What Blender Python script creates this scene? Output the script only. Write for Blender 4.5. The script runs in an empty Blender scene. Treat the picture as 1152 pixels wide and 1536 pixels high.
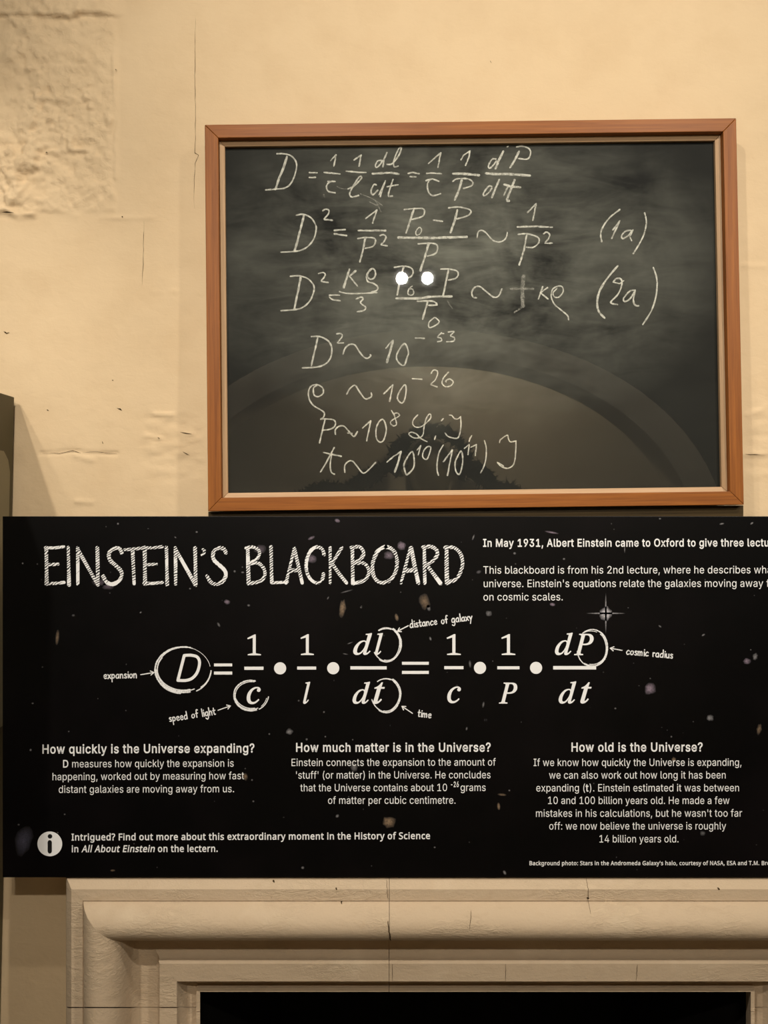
import bpy, bmesh, math, random
import numpy as np
from mathutils import Vector, Matrix
from mathutils.geometry import tessellate_polygon

random.seed(7)
rng = np.random.default_rng(11)
SC = bpy.context.scene
COL = SC.collection
PI = math.pi

# ---------------------------------------------------------------- camera
FPX = 1150.0                 # focal length in pixels of the 1152 x 1536 frame
CAM = Vector((0.0, -1.75, 1.75))
cam_data = bpy.data.cameras.new('camera')
cam_data.sensor_fit = 'AUTO'
cam_data.sensor_width = 36.0
cam_data.lens = FPX / 1536 * 36.0
cam_data.clip_start = 0.02
cam = bpy.data.objects.new('camera', cam_data)
COL.objects.link(cam)
cam.location = CAM
cam.rotation_euler = (PI / 2, 0, 0)
SC.camera = cam

# ---------------------------------------------------------------- exposure and world
SC.view_settings.view_transform = 'Standard'
SC.view_settings.look = 'None'
SC.view_settings.gamma = 1.0
SC.view_settings.use_curve_mapping = False
SC.view_settings.exposure = 0.55
world = bpy.data.worlds.new('world')
SC.world = world
world.use_nodes = True
world.node_tree.nodes['Background'].inputs[0].default_value = (1, .85, .65, 1)
world.node_tree.nodes['Background'].inputs[1].default_value = 0.02

# lamp settings (the lamps themselves are built with their fittings below)
WARM = (1.0, 0.94, 0.84)
#            label, position, target, watts, cone, blend
LAMPS = [('black track spotlight, left one of the close pair aimed at the blackboard', (0.111, -3.24, 3.365), (0.15, 0, 1.90), 56, 84, .8),
         ('black track spotlight, right one of the close pair aimed at the blackboard', (0.277, -3.24, 3.365), (0.30, 0, 1.90), 56, 84, .8),
         ('black spotlight fixed to the ceiling near the wall, aimed at the flaking plaster', (-1.55, -1.6, 3.365), (-1.10, 0, 2.34), 62, 31, 1.0),
         ('black ceiling spotlight washing the wall above the left end of the blackboard', (-.30, -1.42, 3.46), (-.10, 0, 2.30), 47, 90, 1.0),
         ('black ceiling spotlight washing the wall above the right end of the blackboard', (1.15, -1.42, 3.46), (.85, 0, 2.30), 54, 90, 1.0),
         ('black ceiling spotlight aimed down at the left half of the mantelpiece', (-1.35, -2.30, 3.50), (.00, 0, 1.05), 120, 50, 1.0),
         ('black ceiling spotlight aimed down at the right half of the mantelpiece', (2.30, -2.30, 3.50), (.60, 0, 1.05), 120, 50, 1.0),
         ('added unseen spotlight on the left, brightening the stone arch', (-2.1, -2.5, 3.46), (-.3, -4.2, 2.9), 40, 80, .8),  # this and the next are added, out of sight, to light the arch
         ('added unseen spotlight on the right, brightening the stone arch', (2.9, -2.5, 3.46), (1.5, -4.2, 2.7), 54, 80, .8)]

# ---------------------------------------------------------------- helpers
def at(px, py, Y):
    """the point on the vertical plane Y seen at a pixel of the photograph"""
    d = Y - CAM.y
    return Vector(((px - 576) / FPX * d, Y, CAM.z - (py - 768) / FPX * d))

def tag(o, label=None, cat=None, group=None, kind=None):
    for k, v in (('label', label), ('category', cat), ('group', group), ('kind', kind)):
        if v: o[k] = v
    return o

def empty(name, loc, label, cat, group=None):
    o = bpy.data.objects.new(name, None)
    COL.objects.link(o)
    o.location = loc
    o.empty_display_size = .05
    return tag(o, label, cat, group)

def link_mesh(name, verts, faces, mat, parent=None, smooth=False):
    me = bpy.data.meshes.new(name)
    me.from_pydata([tuple(v) for v in verts], [], faces)
    me.materials.append(mat)
    if smooth:
        me.polygons.foreach_set('use_smooth', [True] * len(me.polygons))
    me.update()
    o = bpy.data.objects.new(name, me)
    COL.objects.link(o)
    if parent: o.parent = parent
    return o

class MB:
    def __init__(s): s.v, s.f = [], []
    def add(s, verts, faces):
        n = len(s.v)
        s.v += [tuple(v) for v in verts]
        s.f += [tuple(i + n for i in f) for f in faces]
    def box(s, x0, x1, y0, y1, z0, z1):
        s.add([(x0, y0, z0), (x1, y0, z0), (x1, y1, z0), (x0, y1, z0), (x0, y0, z1), (x1, y0, z1), (x1, y1, z1), (x0, y1, z1)],
              [(0, 3, 2, 1), (4, 5, 6, 7), (0, 1, 5, 4), (1, 2, 6, 5), (2, 3, 7, 6), (3, 0, 4, 7)])
    def lathe(s, prof, n=24, M=None):
        """profile of (radius, z) turned about z"""
        vs = [Vector((r * math.cos(2 * PI * k / n), r * math.sin(2 * PI * k / n), z)) for r, z in prof for k in range(n)]
        if M: vs = [M @ v for v in vs]
        fs = [(i * n + k, i * n + (k + 1) % n, (i + 1) * n + (k + 1) % n, (i + 1) * n + k) for i in range(len(prof) - 1) for k in range(n)]
        fs += [tuple(range(n))[::-1], tuple((len(prof) - 1) * n + k for k in range(n))]
        s.add(vs, fs)
    def build(s, name, mat, parent=None, smooth=False, bevel=0):
        o = link_mesh(name, s.v, s.f, mat, parent, smooth)
        if bevel:
            m = o.modifiers.new('bevel', 'BEVEL')
            m.width = bevel; m.segments = 2; m.limit_method = 'ANGLE'; m.angle_limit = .6
        return o

def box_obj(name, b, mat, parent=None, bevel=0):
    m = MB(); m.box(*b)
    return m.build(name, mat, parent, bevel=bevel)

# ---- strokes: chains of points (2-D) turned into flat ribbons
def smooth_chain(pts, n=6):
    if len(pts) <= 3: return pts
    P = [pts[0]] + list(pts) + [pts[-1]]
    if pts[0] == pts[-1]: P[0], P[-1] = pts[-2], pts[1]
    out = []
    for i in range(1, len(P) - 2):
        p0, p1, p2, p3 = (np.array(P[j], float) for j in (i - 1, i, i + 1, i + 2))
        for k in range(n):
            t = k / n
            out.append(tuple(.5 * (2 * p1 + (p2 - p0) * t + (2 * p0 - 5 * p1 + 4 * p2 - p3) * t * t + (3 * p1 - p0 - 3 * p2 + p3) * t ** 3)))
    return out + [tuple(P[-2])]

def ribbon(pts, w, jit=0.0, smooth=True, taper=0.0):
    """triangles and quads (2-D) covering the stroke"""
    pts = smooth_chain(pts) if smooth else pts
    pts = [p for i, p in enumerate(pts) if i == 0 or math.hypot(p[0] - pts[i - 1][0], p[1] - pts[i - 1][1]) > 1e-9]
    V, F = [], []
    n = len(pts)
    if n < 2: return V, F
    ws = [w * (1 + jit * random.uniform(-1, 1)) for _ in pts]
    if taper:
        ws = [a * (1 - taper * abs(2 * i / max(n - 1, 1) - 1) ** 3) for i, a in enumerate(ws)]
    def nrm(i):
        (x0, y0), (x1, y1) = pts[i], pts[i + 1]
        L = math.hypot(x1 - x0, y1 - y0)
        return -(y1 - y0) / L, (x1 - x0) / L
    lay = [0]                                           # every overlapping piece lies a hair above the last
    def cap(x, y, nx, ny, r, sg):
        k = len(V)
        a0 = math.atan2(ny, nx)
        V.extend([(x + r * math.cos(a0 + sg * t * PI / 4), y + r * math.sin(a0 + sg * t * PI / 4), lay[0]) for t in range(5)])
        F.append(tuple(range(k, k + 5)))
    prev = None
    for i in range(n):
        x, y = pts[i]; r = ws[i] / 2
        if i == 0 or i == n - 1:
            nx, ny = nrm(0 if i == 0 else n - 2)
            cap(x, y, nx, ny, r, 1 if i == 0 else -1)
            cur = [(x + nx * r, y + ny * r), (x - nx * r, y - ny * r)]
            nxt = cur
        else:
            (ax, ay), (bx, by) = nrm(i - 1), nrm(i)
            k = 1 + ax * bx + ay * by
            if k > .6:                                  # gentle bend: mitre
                mx, my = (ax + bx) / k, (ay + by) / k
                cur = [(x + mx * r, y + my * r), (x - mx * r, y - my * r)]
                nxt = cur
            else:                                       # sharp corner: butt ends with a round joint
                cur = [(x + ax * r, y + ay * r), (x - ax * r, y - ay * r)]
                nxt = [(x + bx * r, y + by * r), (x - bx * r, y - by * r)]
        if prev:
            k = len(V)
            V.extend([(*p, lay[0]) for p in (prev[0], prev[1], cur[1], cur[0])])
            F.append((k, k + 1, k + 2, k + 3))
        if nxt is not cur:
            lay[0] += 1
            cap(x, y, ax, ay, r, -1)
            lay[0] += 1
        prev = nxt
    return V, F
HAIR = 6e-6

# ---------------------------------------------------------------- materials
class NT:
    def __init__(s, name):
        s.m = bpy.data.materials.new(name)
        s.m.use_nodes = True
        s.t = s.m.node_tree
        s.b = s.t.nodes['Principled BSDF']
        s.out = s.t.nodes['Material Output']
    def n(s, typ, **kw):
        nd = s.t.nodes.new(typ)
        for k, v in kw.items():
            if k.startswith('i_'):
                key = k[2:]
                nd.inputs[int(key) if key.isdigit() else key.replace('_', ' ')].default_value = v
            else: setattr(nd, k, v)
        return nd
    def l(s, a, b): s.t.links.new(a, b)
    def math(s, op, a, b=None, clamp=False):
        nd = s.n('ShaderNodeMath', operation=op, use_clamp=clamp)
        for i, x in enumerate((a, b)):
            if x is None: continue
            if isinstance(x, (int, float)): nd.inputs[i].default_value = x
            else: s.l(x, nd.inputs[i])
        return nd.outputs[0]
    def coord(s, scale=(1, 1, 1), rot=(0, 0, 0)):
        tc = s.n('ShaderNodeTexCoord')
        mp = s.n('ShaderNodeMapping')
        mp.inputs['Scale'].default_value = scale
        mp.inputs['Rotation'].default_value = rot
        s.l(tc.outputs['Object'], mp.inputs['Vector'])
        return mp.outputs[0]
    def noise(s, vec, scale, detail=4, rough=.55, dist=0):
        nd = s.n('ShaderNodeTexNoise')
        nd.inputs['Scale'].default_value = scale
        nd.inputs['Detail'].default_value = detail
        nd.inputs['Roughness'].default_value = rough
        nd.inputs['Distortion'].default_value = dist
        s.l(vec, nd.inputs['Vector'])
        return nd.outputs['Fac']
    def ramp(s, fac, stops):
        nd = s.n('ShaderNodeValToRGB')
        e = nd.color_ramp.elements
        while len(e) < len(stops): e.new(.5)
        for el, (p, c) in zip(e, stops):
            el.position = p
            el.color = (*c, 1) if isinstance(c, tuple) else (c, c, c, 1)
        s.l(fac, nd.inputs[0])
        return nd.outputs[0]
    def mix(s, fac, a, b, blend='MIX'):
        nd = s.n('ShaderNodeMix', data_type='RGBA', blend_type=blend)
        for x, i in ((fac, 0), (a, 6), (b, 7)):
            if isinstance(x, (int, float)): nd.inputs[i].default_value = x
            elif isinstance(x, tuple): nd.inputs[i].default_value = (*x, 1)
            else: s.l(x, nd.inputs[i])
        return nd.outputs[2]
    def bump(s, h, strength, dist):
        nd = s.n('ShaderNodeBump')
        nd.inputs['Strength'].default_value = strength
        nd.inputs['Distance'].default_value = dist
        s.l(h, nd.inputs['Height'])
        s.l(nd.outputs[0], s.b.inputs['Normal'])
    def base(s, c, rough=.6, spec=.5):
        if isinstance(c, tuple): s.b.inputs['Base Color'].default_value = (*c, 1)
        else: s.l(c, s.b.inputs['Base Color'])
        s.b.inputs['Roughness'].default_value = rough
        s.b.inputs['Specular IOR Level'].default_value = spec

def plain(name, c, rough=.6, spec=.5, metal=0, nz=0.0):
    t = NT(name)
    if nz:
        f = t.noise(t.coord(), 30)
        t.base(t.mix(f, tuple(x * (1 - nz) for x in c), tuple(min(1, x * (1 + nz)) for x in c)), rough, spec)
    else: t.base(c, rough, spec)
    t.b.inputs['Metallic'].default_value = metal
    return t.m

def plaster_mat():
    t = NT('cream_limewash_plaster')
    v = t.coord()
    big = t.noise(v, 1.7, 4, .6)
    mid = t.noise(v, 9, 5, .6)
    c = t.mix(big, (.66, .485, .29), (.72, .54, .335))
    c = t.mix(t.ramp(mid, [(.45, 0.0), (.8, .6)]), c, (.62, .445, .26))
    t.base(c, .85, .25)
    fine = t.noise(v, 160, 6, .65)
    med = t.noise(t.coord((1, 1, 1.6)), 34, 6, .6, .4)
    # the flaking corner is crusted more coarsely
    sep = t.n('ShaderNodeSeparateXYZ'); t.l(v, sep.inputs[0])
    mx = t.math('MULTIPLY', t.math('SUBTRACT', -.615, sep.outputs[0]), 40, clamp=True)
    mz = t.math('MULTIPLY', t.math('SUBTRACT', sep.outputs[2], 2.445), 40, clamp=True)
    crust = t.ramp(t.noise(v, 48, 6, .62, .6), [(.46, 0.0), (.62, 1.0)])
    lot = t.ramp(t.noise(v, 8, 3), [(.40, .15), (.60, 1.0)])
    crust = t.math('MULTIPLY', t.math('MULTIPLY', crust, lot), t.math('MULTIPLY', mx, mz))
    h = t.math('ADD', t.math('MULTIPLY', fine, .3), med)
    t.bump(t.math('ADD', h, t.math('MULTIPLY', crust, 3.2)), .24, .004)
    return t.m

def stone_mat():
    t = NT('honey_limestone')
    v = t.coord()
    big = t.noise(v, 3.2, 5, .6)
    mid = t.noise(t.coord((.6, 1, 1.4)), 26, 6, .65, .5)
    c = t.mix(big, (.47, .35, .225), (.56, .425, .29))
    c = t.mix(t.ramp(mid, [(.54, 0.0), (.85, .45)]), c, (.40, .285, .175))
    c = t.mix(t.ramp(t.noise(v, 7, 3), [(.6, 0.0), (.75, .6)]), c, (.63, .50, .345))
    t.base(c, .8, .3)
    f = t.noise(v, 210, 5, .6)
    # patches where the dressed face has crumbled
    lot = t.ramp(t.noise(t.coord((1, 1, 2.2)), 5.5, 3), [(.48, 0.0), (.62, 1.0)])
    pit = t.ramp(t.noise(t.coord((.7, 1, 1.8)), 60, 6, .68, 1.0), [(.40, 0.0), (.62, 1.0)])
    pits = t.math('MULTIPLY', lot, pit)
    t.l(t.mix(t.math('MULTIPLY', pits, .35), c, (.64, .49, .32)), t.b.inputs['Base Color'])
    t.bump(t.math('ADD', t.math('ADD', t.math('MULTIPLY', f, .5), mid), t.math('MULTIPLY', pits, 1.2)), .40, .004)
    return t.m

def wood_mat(name, axis, c0=(.19, .057, .010), c1=(.37, .125, .021)):
    t = NT(name)
    sc = (1.5, 60, 60) if axis == 'x' else (60, 60, 1.5)
    v = t.coord(sc)
    g = t.noise(v, 2.2, 6, .6, .6)
    g2 = t.noise(t.coord(tuple(3.0 * a for a in sc)), 3.0, 3)
    c = t.ramp(g, [(.28, c0), (.55, tuple((a + b) / 2 for a, b in zip(c0, c1))), (.78, c1)])
    c = t.mix(t.math('MULTIPLY', t.ramp(g2, [(.55, 0.0), (.7, 1.0)]), .35), c, tuple(.7 * a for a in c0))
    t.base(c, .5, .25)
    t.bump(g, .12, .002)
    return t.m

def slate_mat():
    """dark board with clouds of rubbed chalk"""
    t = NT('chalk_dusted_blackboard')
    v = t.coord()
    cloud = t.noise(v, 3.6, 5, .6, .4)
    wipe = t.noise(t.coord((5, 1, 16), (0, .5, 0)), 1.3, 5, .6, .8)
    fine = t.noise(t.coord((22, 1, 90), (0, .25, 0)), 1.6, 4, .7)
    sep = t.n('ShaderNodeSeparateXYZ')
    t.l(t.n('ShaderNodeTexCoord').outputs['Object'], sep.inputs[0])
    # the wiped patch: a broad cloud round the formulae, thinning towards the edges
    dx = t.math('DIVIDE', t.math('ADD', sep.outputs[0], .03), .56)
    dz = t.math('DIVIDE', t.math('ADD', sep.outputs[2], -.13), .36)
    r = t.math('SQRT', t.math('ADD', t.math('MULTIPLY', dx, dx), t.math('MULTIPLY', dz, dz)))
    patch = t.math('SUBTRACT', 1.15, r, clamp=True)
    a = t.math('ADD', t.math('MULTIPLY', cloud, 1.0), t.math('MULTIPLY', wipe, .6))
    a = t.math('MULTIPLY', t.math('SUBTRACT', a,   .58), 1.5, clamp=True)
    dust = t.math('MULTIPLY', a, t.math('ADD', t.math('MULTIPLY', patch, 1.15), .04), clamp=True)
    dust = t.math('ADD', dust, t.math('MULTIPLY', t.math('SUBTRACT', fine, .5), t.math('MULTIPLY', patch, .22)), clamp=True)
    c = t.mix(dust, (.008, .008, .0055), (.25, .25, .20))
    t.base(c, .75, .25)
    return t.m

def chalk_mat(name='white_chalk', lo=.37, hi=.58, col=(.80, .78, .66), scale=900):
    t = NT(name)
    v = t.coord()
    f = t.noise(v, scale, 3, .7)
    g = t.noise(v, 130, 2)
    fac = t.ramp(t.math('ADD', t.math('MULTIPLY', f, .75), t.math('MULTIPLY', g, .25)), [(lo, 0.0), (hi, 1.0)])
    t.base(col, .9, .1)
    tr = t.n('ShaderNodeBsdfTransparent')
    mx = t.n('ShaderNodeMixShader')
    t.l(fac, mx.inputs[0]); t.l(tr.outputs[0], mx.inputs[1]); t.l(t.b.outputs[0], mx.inputs[2])
    t.l(mx.outputs[0], t.out.inputs[0])
    return t.m

def hatch_mat():
    """white print broken by slanting black hatch lines"""
    t = NT('hatched_white_print')
    v = t.coord()
    sep = t.n('ShaderNodeSeparateXYZ'); t.l(v, sep.inputs[0])
    n1 = t.noise(v, 60, 2)
    ph = t.math('ADD', t.math('ADD', t.math('MULTIPLY', sep.outputs[0], -750), t.math('MULTIPLY', sep.outputs[2], 1160)), t.math('MULTIPLY', n1, 14))
    s = t.math('SINE', ph)
    m = t.noise(v, 22, 2)
    th = t.ramp(m, [(.38, 1.0), (.46, .35), (.58, .0)])          # how much is struck out
    black = t.math('GREATER_THAN', s, t.math('ADD', t.math('MULTIPLY', th, .85), .16))
    t.base(t.mix(black, (.80, .785, .765), (.003, .003, .003)), .55, .3)
    return t.m

def note_mat():
    t = NT('scratchy_white_print')
    v = t.coord()
    f = t.math('ADD', t.math('MULTIPLY', t.noise(v, 1100, 3, .7), .75), t.math('MULTIPLY', t.noise(v, 130, 2), .25))
    t.base(t.mix(t.ramp(f, [(.30, 0.0), (.46, 1.0)]), (.003, .003, .003), (.80, .785, .765)), .55, .3)
    return t.m

def glass_mat():
    t = NT('clear_glass')
    lw = t.n('ShaderNodeLayerWeight'); lw.inputs[0].default_value = .5
    p5 = t.math('POWER', lw.outputs['Facing'], 5)
    fr = t.math('ADD', t.math('MULTIPLY', p5, .96), .042)
    tr = t.n('ShaderNodeBsdfTransparent'); gl = t.n('ShaderNodeBsdfGlossy')
    gl.inputs['Roughness'].default_value = .012
    mx = t.n('ShaderNodeMixShader')
    t.l(fr, mx.inputs[0]); t.l(tr.outputs[0], mx.inputs[1]); t.l(gl.outputs[0], mx.inputs[2])
    t.l(mx.outputs[0], t.out.inputs[0])
    t.t.nodes.remove(t.b)
    return t.m

def vcol_mat():
    """printed galaxies: each blob's own ink colour, fading into the black"""
    t = NT('printed_galaxy_ink')
    a = t.n('ShaderNodeVertexColor', layer_name='ink')
    nz = t.ramp(t.noise(t.coord(), 260, 3), [(.25, .35), (.6, 1.0)])
    t.base(t.mix(t.math('MULTIPLY', a.outputs['Alpha'], nz), (.0035, .003, .0033), a.outputs['Color']), .5, .35)
    return t.m

def panel_mat():
    t = NT('black_printed_vinyl')
    f = t.noise(t.coord(), 2.4, 5, .6)
    t.base(t.mix(t.ramp(f, [(.45, 0.0), (.8, 1.0)]), (.0008, .0006, .0007), (.0045, .003, .0035)), .40, .2)
    return t.m

def emit_mat(name, c, k):
    t = NT(name)
    t.base((.8, .8, .8), .3)
    t.b.inputs['Emission Color'].default_value = (*c, 1)
    t.b.inputs['Emission Strength'].default_value = k
    return t.m

M = dict(
    plaster=plaster_mat(), stone=stone_mat(), wood_x=wood_mat('orange_oak_along_x', 'x'), wood_z=wood_mat('orange_oak_along_z', 'z'),
    liner_x=wood_mat('pale_oak_along_x', 'x', (.38, .23, .115), (.53, .34, .19)), liner_z=wood_mat('pale_oak_along_z', 'z', (.38, .23, .115), (.53, .34, .19)),
    slate=slate_mat(), chalk=chalk_mat(), faint=chalk_mat('rubbed_chalk', .42, .68, (.52, .50, .42)), hatch=hatch_mat(), glass=glass_mat(),
    ink=vcol_mat(), panel=panel_mat(), print=plain('white_print', (.80, .785, .765), .55, .3), black_print=plain('black_print', (.004, .004, .004), .5),
    note=note_mat(),
    plinth=wood_mat('brown_stained_wood', 'x', (.03, .018, .005), (.075, .045, .013)),
    olive=plain('dark_olive_paint', (.060, .048, .018), .45, .4, nz=.12), lit_olive=plain('lamplit_olive_paint', (.22, .185, .105), .5, .4, nz=.08),  # the paler olive carries lamp light on the cabinet side
    crack=plain('dark_crack', (.055, .033, .014), .9, .1), soot=plain('black_soot', (.006, .005, .004), .9, .1, nz=.5),
    iron=plain('rusted_iron', (.06, .03, .02), .8, .3, nz=.4),
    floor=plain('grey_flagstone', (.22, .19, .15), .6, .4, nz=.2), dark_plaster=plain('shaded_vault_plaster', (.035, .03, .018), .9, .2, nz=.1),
    arch=plain('pale_arch_stone', (.66, .56, .40), .8, .3, nz=.1), black_metal=plain('black_metal', (.015, .015, .015), .4, .5),
    lens=emit_mat('lit_lamp_lens', (1, .88, .7), 45), fir=plain('fir_needles', (.012, .022, .010), .7, .3, nz=.5),
    carved=plain('gilded_carving', (.20, .15, .07), .5, .5, nz=.4))
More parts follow.
